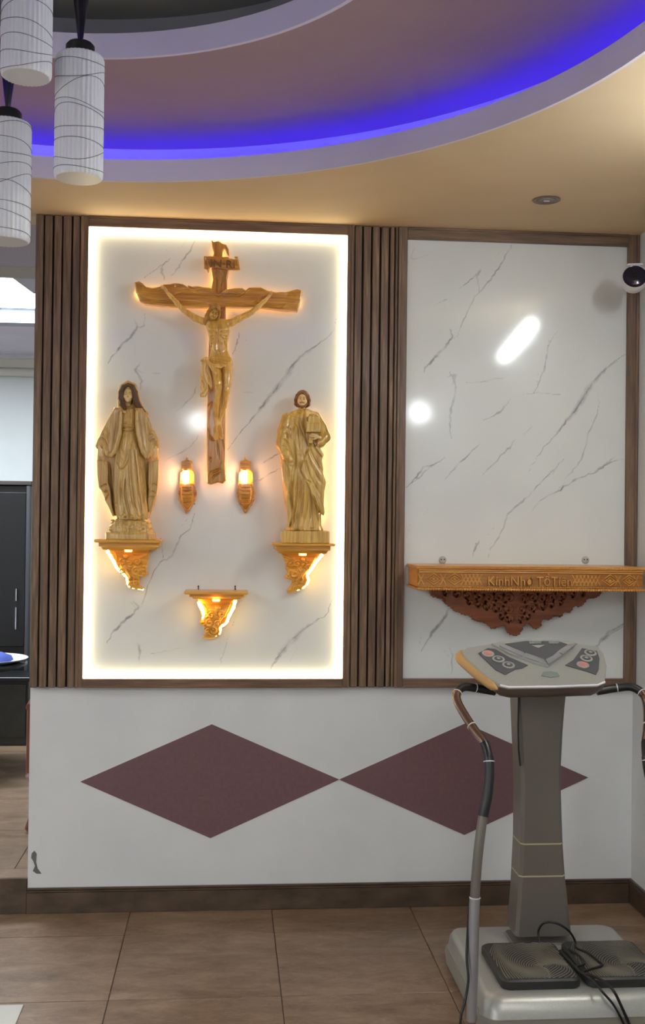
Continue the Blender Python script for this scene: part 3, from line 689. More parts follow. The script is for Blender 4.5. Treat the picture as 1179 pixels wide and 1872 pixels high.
def hair_sculpt(kind, h=.024):
    S = Sculpt((-.75, -.62, -1.15), (.75, .65, .66), h); R_ = np.random.default_rng(4)
    if kind == 'short':      # bearded man, hair to the jaw
        S.ell((0, .07, .13), (.41, .47, .43), .05)
        for sx in (-1, 1): S.chain([(sx*.33, -.1, .2), (sx*.40, -.02, -.05), (sx*.38, .02, -.32), (sx*.3, .06, -.45)], [.1, .1, .1, .06], .06)
        S.ell((0, .2, -.25), (.33, .25, .4), .08)
        S.ell((0, -.42, -.06), (.275, .36, .36), .03, 'cut'); S.ell((0, -.2, -.7), (.2, .3, .3), .03, 'cut')
        S.cap((.02, -.36, .36), (.12, -.4, .3), .05, .03, .03)
    if kind == 'long':       # parted in the middle, falling to the shoulders
        S.ell((0, .07, .12), (.405, .46, .43), .05)
        for sx in (-1, 1):
            S.chain([(sx*.06, -.33, .42), (sx*.27, -.3, .25), (sx*.36, -.16, -.05), (sx*.37, -.1, -.4), (sx*.33, -.16, -.75), (sx*.28, -.25, -1.0)], [.06, .1, .12, .13, .11, .05], .06)
            for q in range(3): S.chain([(sx*(.3+.05*q), -.28+.06*q, .2), (sx*(.38+.03*q), -.22+.06*q, -.2), (sx*(.36+.04*q), -.2+.05*q, -.6), (sx*(.3+.06*q), -.2, -.95)], [.03, .035, .035, .02], .015)
        S.ell((0, -.45, -.1), (.25, .36, .40), .03, 'cut')
        S.ell((0, -.35, -.75), (.2, .3, .3), .03, 'cut')
    for i in range(26):      # carved strand grooves over the crown
        a = 2*PI*i/26; 
        if abs(math.sin(a/2-.0)) < 0: continue
        p = [(.43*math.sin(b)*math.cos(a), .07+.49*math.sin(b)*math.sin(a), .13+.45*math.cos(b)) for b in (.25, .6, .95, 1.3, 1.55)]
        S.chain(p, .014, .01, 'cut')
    return S
def beard_sculpt(h=.022, long=False):
    S = Sculpt((-.42, -.7, -.85), (.42, .25, .05), h); L = -.62 if long else -.52
    for sx in (-1, 1):
        S.chain([(sx*.29, -.06, -.08), (sx*.27, -.15, -.28), (sx*.15, -.28, -.42), (sx*.04, -.34, L)], [.035, .06, .075, .05], .04)
        S.chain([(0, -.46, -.205), (sx*.09, -.435, -.215), (sx*.15, -.36, -.25)], [.022, .026, .02], .015)
        S.chain([(sx*.1, -.37, -.4), (sx*.05, -.4, -.5), (sx*.02, -.37, L-.05)], [.035, .035, .015], .01)
    S.ell((0, -.34, -.43), (.1, .1, .09), .04)
    for i in range(7): S.chain([((i-3)*.055, -.48, -.36), ((i-3)*.035, -.47, L)], .01, .008, 'cut')
    return S
def hand_sculpt(h=.028, curl=.25, side=1):
    """unit hand: wrist at origin, fingers towards -z, back of the hand towards -y, thumb on the side of x*side"""
    S = Sculpt((-.45, -.35, -1.12), (.45, .35, .22), h)
    S.cap((0, 0, .2), (0, 0, -.05), .13, .14); S.ell((0, 0, -.27), (.2, .10, .26), .05)
    for i, (x, L) in enumerate(((.135, .40), (.05, .47), (-.04, .44), (-.125, .34))):
        x *= side; a = curl*(1+.2*i); p = [(x*.8, .0, -.38), (x*1.05, .0, -.5)]; ang = 0
        for k, f in enumerate((.42, .33, .25)):
            ang += a; q = p[-1]; p.append((q[0]+x*.05, q[1]+math.sin(ang)*L*f, q[2]-math.cos(ang)*L*f))
        S.chain(p, [.055, .053, .048, .043, .036], .012)
    S.chain([(side*.1, .0, -.1), (side*.24, .03, -.27), (side*.29, .06, -.43), (side*.27, .08, -.55)], [.07, .06, .048, .036], .03)
    return S
_cache = {}
def piece(key, make, name, mat, parent, xf):
    if key not in _cache: _cache[key] = make()
    return _cache[key].mesh(name, mat, parent, xf)
def mat_axes(x, z):            # rotation whose local z maps to z and local x roughly to x
    z = np.array(z, float); z /= np.linalg.norm(z); x = np.array(x, float); x -= z*(x@z); x /= np.linalg.norm(x); y = np.cross(z, x)
    return np.stack([x, y, z], 1)
def tassel(mb, p): pass
# ---------------------------------------------------------------- statue of the woman in a mantle
def build_mary():
    YC = -.105
    def m(u, v, y=YC): return P(150+u/4.456, 680+v/4.456, y)
    def m3(u, v, y): x, z = m(u, v, y); return (x, y, z)
    def key(v, ul, ur, yc, hd): a = m(ul, v); b = m(ur, v); return (a[1], a[0], b[0], yc, hd)
    bx, bz = m(400, 1362)
    T = thing('madonna_statue', (bx, YC, bz), 'carved wooden statue of a veiled woman with lowered open hands on the left bracket', 'statue')
    h = .0023
    # base
    B = Sculpt((bx-.125, YC-.085, bz-.002), (bx+.125, YC+.085, bz+.1), h)
    B.loft([key(1362, 192, 605, YC, .073), key(1305, 192, 600, YC, .072)], .002, p=3.2)
    B.loft([key(1308, 215, 585, YC, .066), key(1250, 222, 575, YC, .062), key(1210, 262, 560, YC, .056), key(1180, 300, 540, YC, .045)], .006, p=2.4)
    r_ = np.random.default_rng(2)
    B.depthmap()
    for i in range(70):
        u, v = r_.uniform(225, 575), r_.uniform(1205, 1298)
        if abs(u-400) > 150+(v-1205)*.35: continue
        q = m(u, v); y = B.front(q[0], q[1], YC-.05); B.ell((q[0], y+.001, q[1]), (r_.uniform(.005, .010), .006, r_.uniform(.004, .006)), .002)
    B.depthmap()
    for v, n in ((1322, 9),):
        B.stroke([m(198, 1308), m(400, 1312), m(596, 1308)], .0022, 0, .001, 'cut', YC-.07)
    B.mesh('base', 'robe', T)
    # dress
    S = Sculpt((bx-.105, YC-.085, bz+.055), (bx+.105, YC+.05, bz+.60), h)
    fold = lambda th, z: .05*np.clip((bz+.42-z)/.3, 0, 1)*np.cos(17*th+8*(z-bz))+.03*np.clip((bz+.42-z)/.3, 0, 1)*np.cos(9*th+2)
    S.loft([key(285, 335, 420, YC+.005, .022), key(310, 300, 455, YC, .034), key(380, 298, 455, YC-.002, .044), key(430, 300, 452, YC-.004, .050), key(462, 308, 446, YC, .040), key(480, 310, 444, YC, .037),
            key(540, 290, 465, YC, .043), key(640, 262, 500, YC-.002, .052), key(800, 258, 512, YC-.003, .058), key(950, 262, 522, YC-.003, .060), key(1080, 272, 540, YC-.003, .062), key(1160, 285, 548, YC-.004, .066), key(1200, 300, 540, YC-.006, .066)], .004, fold)
    S.depthmap(); D0 = YC-.05
    st = lambda pts, r, off=0., md='add', k=.003: S.stroke([m(*p) for p in pts], r, off, k, md, D0)
    st([(308, 468), (375, 476), (446, 468)], .0026, .0005); st([(306, 480), (375, 488), (448, 480)], .0018, 0, 'cut', .001); st([(308, 458), (375, 464), (446, 458)], .0018, 0, 'cut', .001)
    st([(345, 330), (340, 380), (330, 420)], .0018, 0, 'cut'); st([(395, 310), (402, 380), (405, 430)], .0018, 0, 'cut'); st([(318, 400), (340, 432), (390, 440)], .0016, 0, 'cut')
    for x in (345, 400, 415): st([(x, 490), (x-3, 540), (x+4, 640), (x+16, 760)], .0028, .0008)
    # carved ridges and valleys of the skirt
    for pts in ([(325, 500), (300, 600), (283, 760), (280, 950), (288, 1140)], [(350, 560), (325, 700), (312, 860), (308, 1000), (315, 1150)], [(395, 500), (392, 640), (366, 800), (352, 950), (345, 1120)],
                [(405, 500), (420, 640), (428, 800), (442, 960), (470, 1130)], [(425, 520), (445, 680), (462, 820), (478, 980), (505, 1150)], [(385, 760), (378, 880), (385, 1010), (410, 1130), (440, 1205)], [(440, 560), (470, 720), (492, 860), (505, 1000), (522, 1160)],
                [(380, 1000), (405, 1080), (432, 1150), (445, 1205)]): st(pts, .0050, .0018, 'add', .004)
    for pts in ([(312, 560), (300, 680), (296, 830), (296, 1000), (303, 1150)], [(372, 540), (362, 660), (340, 800), (330, 950), (330, 1140)], [(404, 640), (400, 780), (408, 920), (430, 1060), (462, 1150)],
                [(432, 640), (444, 780), (458, 920), (480, 1080), (492, 1160)], [(456, 620), (478, 760), (496, 900), (508, 1060)], [(365, 870), (362, 1000), (380, 1100), (405, 1190)]): st(pts, .0034, 0, 'cut', .003)
    for pts in ([(322, 540), (330, 620), (345, 690), (362, 745)], [(300, 640), (318, 700), (345, 750)], [(300, 760), (325, 800), (350, 790), (380, 735), (396, 640)]): st(pts, .0026, 0, 'cut', .003)
    for pts in ([(290, 740), (320, 780), (352, 770), (384, 700), (392, 600)],): st(pts, .0036, .001, 'add', .003)
    # toes and hem break
    S.ell(m3(345, 1165, YC-.066), (.012, .014, .009), .003); S.ell(m3(405, 1180, YC-.07), (.011, .014, .008), .003)
    S.depthmap(); st([(300, 1150), (330, 1180), (360, 1150), (385, 1170)], .003, 0, 'cut'); st([(450, 1150), (480, 1190), (520, 1160)], .003, 0, 'cut')
    S.mesh('dress', 'robe', T)
    # mantle: back shell, side falls and the front lappets over the arms
    S = Sculpt((bx-.15, YC-.075, bz+.06), (bx+.15, YC+.075, bz+.665), h)
    S.loft([key(80, 340, 425, YC+.028, .012), key(100, 315, 442, YC+.028, .028), key(170, 302, 452, YC+.03, .036), key(250, 296, 470, YC+.03, .036), key(300, 262, 500, YC+.022, .04), key(400, 215, 548, YC+.018, .045), key(500, 170, 585, YC+.02, .042),
            key(600, 128, 612, YC+.026, .036), key(700, 118, 624, YC+.03, .03), key(930, 138, 620, YC+.032, .026), key(1000, 168, 606, YC+.034, .026), key(1080, 205, 585, YC+.034, .026), key(1170, 258, 548, YC+.034, .024)], .004,
           lambda th, z: .02*np.cos(13*th+9*z), p=2.3)
    # hollow for the dress and face in front of the shell
    S.ell(m3(374, 190, YC-.01), (.0255, .036, .045), .003, 'cut')
    # veil edge framing the head
    S.chain([m3(305, 300, YC+.002), m3(300, 230, YC+.006), m3(303, 165, YC+.008), m3(322, 115, YC+.006), m3(374, 82, YC+.006), m3(424, 110, YC+.006), m3(447, 165, YC+.008), m3(458, 230, YC+.004), m3(490, 300, YC-.002), m3(530, 345, YC-.004)], [.008, .0075, .007, .007, .0075, .007, .007, .0075, .008, .007], .004)
    # collar fold on her right shoulder
    S.chain([m3(300, 270, YC-.02), m3(315, 300, YC-.03), m3(345, 325, YC-.036), m3(362, 340, YC-.036)], [.006, .008, .007, .003], .004)
    S.chain([m3(272, 300, YC-.008), m3(305, 312, YC-.032), m3(345, 332, YC-.04)], [.008, .008, .003], .004)
    # front lappets (both sides): a thick sheet from the shoulder, swelling to a rolled lip
    L = [(275, 295), (318, 300), (318, 400), (308, 500), (280, 600), (262, 655), (232, 690), (205, 680), (182, 640), (165, 600), (120, 600), (165, 490), (215, 395)]
    Rr = [(440, 300), (495, 300), (545, 380), (588, 500), (618, 600), (585, 590), (570, 640), (556, 690), (525, 702), (500, 675), (480, 610), (455, 520), (442, 400)]
    yf = lambda X, Z: -.014*np.cos(np.clip(np.abs(X-bx)/.14, 0, 1)*1.5)+0*Z
    S.poly([m(*p) for p in L], YC-.032, YC+.02, .008, .006, yfn=yf); S.poly([m(*p) for p in Rr], YC-.032, YC+.02, .008, .006, yfn=yf)
    S.chain([m3(*p, y) for p, y in (((312, 330), YC-.045), ((312, 420), YC-.048), ((304, 510), YC-.047), ((280, 600), YC-.046), ((262, 650), YC-.045), ((235, 682), YC-.043), ((208, 668), YC-.04), ((190, 625), YC-.036), ((176, 590), YC-.034))], [.007, .008, .0095, .0105, .010, .009, .008, .007, .006], .005)
    S.chain([m3(*p, y) for p, y in (((445, 330), YC-.045), ((447, 420), YC-.048), ((460, 510), YC-.047), ((482, 600), YC-.046), ((500, 655), YC-.045), ((527, 690), YC-.043), ((552, 668), YC-.04), ((566, 620), YC-.036), ((578, 585), YC-.034))], [.007, .008, .0095, .0105, .010, .009, .008, .007, .006], .005)
    # side falls: flat pleated panels with zig-zag hem
    FL = [(125, 715), (210, 730), (216, 800), (214, 905), (236, 950), (240, 1040), (252, 1110), (268, 1180), (250, 1172), (220, 1100), (192, 1050), (178, 985), (142, 945), (130, 850)]
    FR = [(548, 735), (625, 715), (628, 850), (618, 940), (610, 1000), (588, 1045), (570, 1110), (545, 1150), (538, 1060), (545, 960), (540, 900), (545, 810)]
    S.poly([m(*p) for p in FL], YC-.022, YC+.03, .004, .003); S.poly([m(*p) for p in FR], YC-.022, YC+.03, .004, .003)
    # sleeves under the mantle and cuffs around the wrists
    for sx, pts in ((-1, [(205, 500), (165, 560), (140, 605)]), (1, [(560, 500), (590, 560), (602, 610)])):
        S.chain([m3(*p, YC-.03+.004*i) for i, p in enumerate(pts)], [.018, .017, .0145], .006)
    S.depthmap(); D0 = YC-.03
    st = lambda pts, r, off=0., md='add', k=.003: S.stroke([m(*p) for p in pts], r, off, k, md, D0)
    for pts in ([(262, 320), (255, 420), (252, 520), (248, 610)], [(236, 390), (225, 470), (222, 560), (215, 620)], [(290, 340), (286, 430), (275, 540), (255, 620)], [(500, 340), (512, 430), (520, 520), (528, 620)], [(530, 400), (545, 480), (548, 560)], [(470, 340), (478, 430), (490, 520), (510, 610)]): st(pts, .0024, 0, 'cut', .002)
    for pts in ([(160, 520), (185, 515), (212, 545), (222, 585)], [(140, 560), (172, 548), (200, 575), (212, 610)], [(200, 465), (222, 490), (235, 560)], [(600, 560), (575, 562), (556, 575)], [(588, 520), (565, 525), (545, 560)], [(565, 460), (550, 500), (540, 560)]): st(pts, .0034, 0, 'cut', .003)
    for pts in ([(150, 540), (180, 532), (206, 562), (218, 600)], [(595, 540), (570, 545), (550, 575)]): st(pts, .0034, .0012, 'add', .003)
    for pts in ([(214, 720), (222, 800), (232, 900), (240, 1000), (252, 1120)], [(540, 730), (534, 820), (530, 950), (532, 1080)]): st(pts, .0040, 0, 'cut', .003)
    for pts in ([(180, 720), (205, 800), (212, 900)], [(142, 945), (178, 925), (218, 915)], [(180, 985), (205, 970), (228, 990)], [(195, 1040), (212, 1020), (226, 1000)], [(560, 735), (556, 850), (548, 950)], [(545, 945), (580, 915), (615, 930)], [(545, 995), (570, 975), (602, 995)], [(548, 1040), (565, 1025), (585, 1020)]): st(pts, .0022, 0, 'cut', .002)
    for pts in ([(262, 720), (262, 850), (268, 980), (280, 1150)], [(246, 740), (246, 900), (256, 1050), (270, 1170)], [(520, 720), (522, 900), (528, 1080), (540, 1150)]): st(pts, .0035, .001, 'add', .003)
    S.mesh('mantle', 'mantle', T)
    # head, hair, hands
    hx, hz = m(373, 182, YC-.02); sc = .0735; R = rot(.03, .03, .03)
    piece('face', face_sculpt, 'head', 'skin', T, xform(R, sc*.93, (hx, YC-.003, hz)))
    eyes(T, xform(R, sc*.93, (hx, YC-.003, hz)))
    S = Sculpt((hx-.048, YC-.062, hz-.075), (hx+.085, YC+.03, hz+.045), .0017)
    S.chain([m3(374, 103, YC-.026), m3(338, 122, YC-.026), m3(318, 165, YC-.022), m3(316, 215, YC-.022), m3(330, 260, YC-.030), m3(352, 298, YC-.040)], [.007, .010, .0105, .011, .011, .007], .004)
    S.chain([m3(374, 103, YC-.026), m3(410, 120, YC-.026), m3(432, 165, YC-.022), m3(436, 215, YC-.022), m3(450, 262, YC-.026), m3(480, 300, YC-.030), m3(512, 326, YC-.028)], [.007, .010, .0105, .0125, .013, .010, .004], .004)
    S.depthmap()
    for o in (-9, 0, 9):
        S.stroke([m(350+o*.3, 108+o*.3), m(322+o, 165), m(318+o, 215), m(332+o, 262), m(352+o*.5, 295)], .0012, 0, .001, 'cut', YC-.03)
        S.stroke([m(400+o*.3, 110-o*.3), m(430+o, 165), m(436+o, 215), m(452+o, 262), m(482+o*.6, 300)], .0012, 0, .001, 'cut', YC-.03)
    S.mesh('hair', 'hair', T)
    for sx, (u, v), (u2, v2) in ((-1, (142, 612), (150, 700)), (1, (600, 615), (597, 705))):
        a = np.array(m3(u, v, YC-.032)); d = a-np.array(m3(u2, v2, YC-.036)); Rm = mat_axes((1, .25*sx, 0), d)
        piece('hand%d' % sx, lambda sx=sx: hand_sculpt(side=-sx, curl=.18), 'hand', 'skin', T, xform(Rm, .047, a))
    return T
# ---------------------------------------------------------------- statue of the bearded man
def build_joseph():
    YC = -.10
    def m(u, v, y=YC): return P(480+u/4.569, 690+v/4.569, y)
    def m3(u, v, y): x, z = m(u, v, y); return (x, y, z)
    def key(v, ul, ur, yc, hd): a = m(ul, v); b = m(ur, v); return (a[1], a[0], b[0], yc, hd)
    bx, bz = m(348, 1383)
    T = thing('bearded_man_statue', (bx, YC, bz), 'carved wooden statue of a bearded man holding a small box, on the right bracket', 'statue')
    h = .0022
    B = Sculpt((bx-.115, YC-.08, bz-.002), (bx+.12, YC+.08, bz+.06), h)
    xl, xr = m(155, 1330)[0], m(548, 1330)[0]; zt = m(350, 1280)[1]
    B.box(((xl+xr)/2, YC, (bz+zt)/2), ((xr-xl)/2, .066, (zt-bz)/2), .003); B.depthmap()
    for u in (248, 318, 398, 470): B.stroke([m(u, 1288), m(u+2, 1370)], .0016, 0, .001, 'cut', YC-.066, taper=False)
    B.mesh('base', 'robe2', T)
    S = Sculpt((bx-.135, YC-.095, bz+.03), (bx+.135, YC+.065, bz+.60), h)
    fold = lambda th, z: .035*np.cos(11*th+14*(z-bz)+1)+.02*np.cos(23*th-9*(z-bz))
    S.loft([key(262, 300, 385, YC+.005, .022), key(285, 245, 435, YC+.004, .032), key(310, 222, 462, YC, .042), key(380, 185, 480, YC, .048), key(450, 170, 490, YC-.003, .052), key(520, 160, 480, YC-.004, .054), key(600, 152, 478, YC-.004, .056),
            key(680, 150, 492, YC-.004, .058), key(760, 158, 490, YC-.004, .058), key(850, 170, 508, YC-.004, .058), key(950, 180, 500, YC-.002, .056), key(1050, 190, 492, YC, .054), key(1150, 205, 482, YC, .055), key(1230, 212, 485, YC, .058), key(1278, 200, 505, YC, .060)], .004, fold, 2.2)
    # near arm (his right, at the left): sleeve with the hand at the belly; the far arm with the elbow out
    S.chain([m3(205, 340, YC-.02), m3(178, 450, YC-.028), m3(165, 560, YC-.036), m3(200, 640, YC-.056), m3(235, 690, YC-.062)], [.024, .027, .028, .022, .014], .006)
    S.chain([m3(445, 330, YC-.01), m3(490, 420, YC-.02), m3(518, 500, YC-.028), m3(480, 545, YC-.042), m3(440, 560, YC-.055)], [.022, .024, .026, .023, .018], .006)
    # cloak tail and flying edge
    S.poly([m(*p) for p in [(170, 640), (225, 700), (240, 800), (225, 900), (215, 960), (228, 1050), (240, 1150), (215, 1255), (200, 1150), (185, 1020), (195, 950), (168, 860), (150, 740)]], YC-.058, YC-.01, .006, .004)
    S.poly([m(*p) for p in [(400, 560), (470, 600), (503, 650), (485, 700), (498, 770), (495, 810), (520, 880), (505, 960), (500, 1060), (508, 1130), (497, 1160), (470, 1120), (430, 1040), (395, 980), (380, 900), (300, 790), (330, 700)]], YC-.070, YC-.02, .006, .005)
    # tunic lower part in front
    S.depthmap(); D0 = YC-.05
    st = lambda pts, r, off=0., md='add', k=.003: S.stroke([m(*p) for p in pts], r, off, k, md, D0)
    # diagonal drapery
    for pts in ([(375, 570), (400, 640), (440, 720), (490, 790)], [(365, 590), (390, 680), (440, 770), (505, 880)], [(350, 600), (370, 700), (415, 820), (480, 930)], [(400, 560), (440, 620), (490, 665)], [(335, 640), (350, 740), (380, 840), (430, 940), (490, 1060)], [(320, 700), (335, 790), (370, 880), (405, 960)],
                [(430, 970), (462, 1050), (495, 1145)], [(405, 960), (440, 1040), (480, 1110)]): st(pts, .0040, .0016, 'add', .003)
    for pts in ([(385, 590), (410, 670), (450, 740), (480, 775)], [(368, 640), (395, 740), (440, 830), (495, 900)], [(348, 680), (368, 780), (410, 880), (470, 980)], [(412, 580), (450, 640), (485, 680)], [(410, 985), (440, 1060), (470, 1120)], [(300, 790), (340, 850), (385, 880), (402, 885)]): st(pts, .0030, 0, 'cut', .002)
    # vertical folds of the tunic
    for pts in ([(305, 850), (298, 960), (280, 1100), (250, 1250)], [(345, 870), (345, 980), (335, 1110), (310, 1250)], [(325, 860), (322, 980), (305, 1110), (280, 1250)], [(375, 900), (382, 1000), (375, 1120), (350, 1250)], [(395, 980), (405, 1080), (402, 1180), (395, 1255)], [(425, 1040), (432, 1120), (438, 1200), (450, 1255)], [(452, 1090), (462, 1180), (480, 1250)], [(270, 800), (265, 950), (252, 1100), (235, 1240)]): st(pts, .0042, .0016, 'add', .003)
    for pts in ([(335, 880), (332, 1000), (318, 1120), (294, 1250)], [(362, 890), (366, 1000), (356, 1120), (332, 1255)], [(314, 870), (308, 1000), (290, 1120), (264, 1250)], [(388, 960), (396, 1060), (390, 1180), (372, 1250)], [(415, 1030), (420, 1120), (420, 1250)], [(440, 1060), (450, 1160), (464, 1250)], [(286, 820), (280, 950), (268, 1100), (244, 1250)]): st(pts, .0028, 0, 'cut', .002)
    # deep valley between the cloak and the tunic
    for pts in ([(250, 530), (258, 620), (262, 720), (250, 800), (240, 900), (238, 1000), (248, 1080)], [(340, 300), (345, 380), (348, 430), (360, 520), (372, 575)], [(180, 700), (205, 790), (212, 880)], [(300, 720), (300, 780), (330, 840)]): st(pts, .0042, 0, 'cut', .003)
    for pts in ([(240, 360), (262, 400), (285, 420)], [(215, 345), (240, 385), (250, 450)], [(300, 365), (305, 400), (318, 440), (345, 520)], [(275, 355), (290, 420), (300, 520), (305, 620)], [(190, 420), (205, 440), (200, 470)], [(180, 470), (215, 490), (235, 520)], [(160, 520), (195, 540), (220, 570)], [(148, 580), (180, 590), (215, 610)], [(150, 640), (170, 610), (200, 600)], [(200, 400), (212, 390)], [(215, 430), (232, 445)], [(195, 500), (215, 520)]): st(pts, .0027, 0, 'cut', .002)
    for pts in ([(225, 330), (262, 345), (300, 355), (335, 370)], [(265, 310), (300, 330), (330, 345)], [(262, 520), (285, 600), (330, 640), (370, 690)], [(290, 640), (330, 665), (355, 700)], [(165, 700), (185, 800), (192, 870)], [(198, 960), (210, 1080), (222, 1180)]): st(pts, .0036, .001, 'add', .003)
    S.depthmap()
    for pts in ([(318, 560), (325, 640), (342, 740)], [(160, 760), (175, 850), (185, 900)], [(205, 1000), (214, 1100), (218, 1200)]): st(pts, .0022, 0, 'cut', .002)
    for u in (255, 320, 420): S.ell(m3(u, 1268, YC-.062), (.012, .012, .007), .003)
    S.mesh('robe', 'robe2', T)
    hx, hz = m(335, 178, YC-.015); R = rot(-.12, .04, .10); sc = .074
    piece('face', face_sculpt, 'head', 'skin', T, xform(R, sc*.95, (hx, YC-.002, hz)))
    eyes(T, xform(R, sc*.95, (hx, YC-.002, hz)), 'hair2')
    piece('short', lambda: hair_sculpt('short'), 'hair', 'hair2', T, xform(R, sc*.95, (hx, YC-.002, hz)))
    piece('beard', beard_sculpt, 'beard', 'hair2', T, xform(R, sc*.95, (hx, YC-.002, hz)))
    # the box he carries
    Q = Sculpt((m(345, 400)[0]-.008, YC-.115, m(0, 480)[1]-.01), (m(490, 400)[0]+.012, YC-.04, m(0, 290)[1]+.006), .0017)
    x0, z0 = m(362, 458, YC-.08); x1, z1 = m(482, 372, YC-.08)
    Q.box(((x0+x1)/2, YC-.075, (z0+z1)/2), ((x1-x0)/2, .026, (z1-z0)/2), .003)
    x2, z2 = m(378, 372, YC-.08); x3, z3 = m(478, 325, YC-.08)
    Q.box(((x2+x3)/2, YC-.073, (z2+z3)/2), ((x3-x2)/2, .023, (z3-z2)/2), .005)
    Q.ell(m3(428, 322, YC-.073), (.02, .02, .012), .006); Q.depthmap()
    Q.stroke([m(378, 378, YC-.08), m(478, 374, YC-.08)], .0026, 0, .001, 'cut', YC-.1, taper=False)
    for u in (392, 430, 462): Q.stroke([m(u, 392, YC-.08), m(u, 445, YC-.08)], .0014, 0, .001, 'cut', YC-.1, taper=False)
    Q.mesh('small_box', 'robe2', T)
    for (u, v), (u2, v2), key_, sx, yy in (((470, 500), (380, 470), 'handj', 1, -.094), ((225, 655), (245, 740), 'handk', -1, -.068)):
        a = np.array(m3(u, v, YC+yy+.01)); d = a-np.array(m3(u2, v2, YC+yy)); Rm = mat_axes((0, -.3, 1) if sx == 1 else (1, 0, 0), d)
        piece('hand%d' % sx, lambda sx=sx: hand_sculpt(side=-sx, curl=.18), 'hand', 'skin', T, xform(Rm, .048, a))
    # staff piece hanging under his hand
    G = MB(); G.box(m(372, 520)[0], m(408, 520)[0], YC-.085, YC-.072, m(0, 555)[1], m(0, 478)[1], .002); G.build('tool', 'robe2', T)
    G = MB(); G.tube([m3(424, 478, YC-.08), m3(424, 545, YC-.08), m3(440, 578, YC-.075), m3(455, 560, YC-.07), m3(444, 500, YC-.075)], .003, 8); G.build('tool', 'hair2', T, 60)
    return T
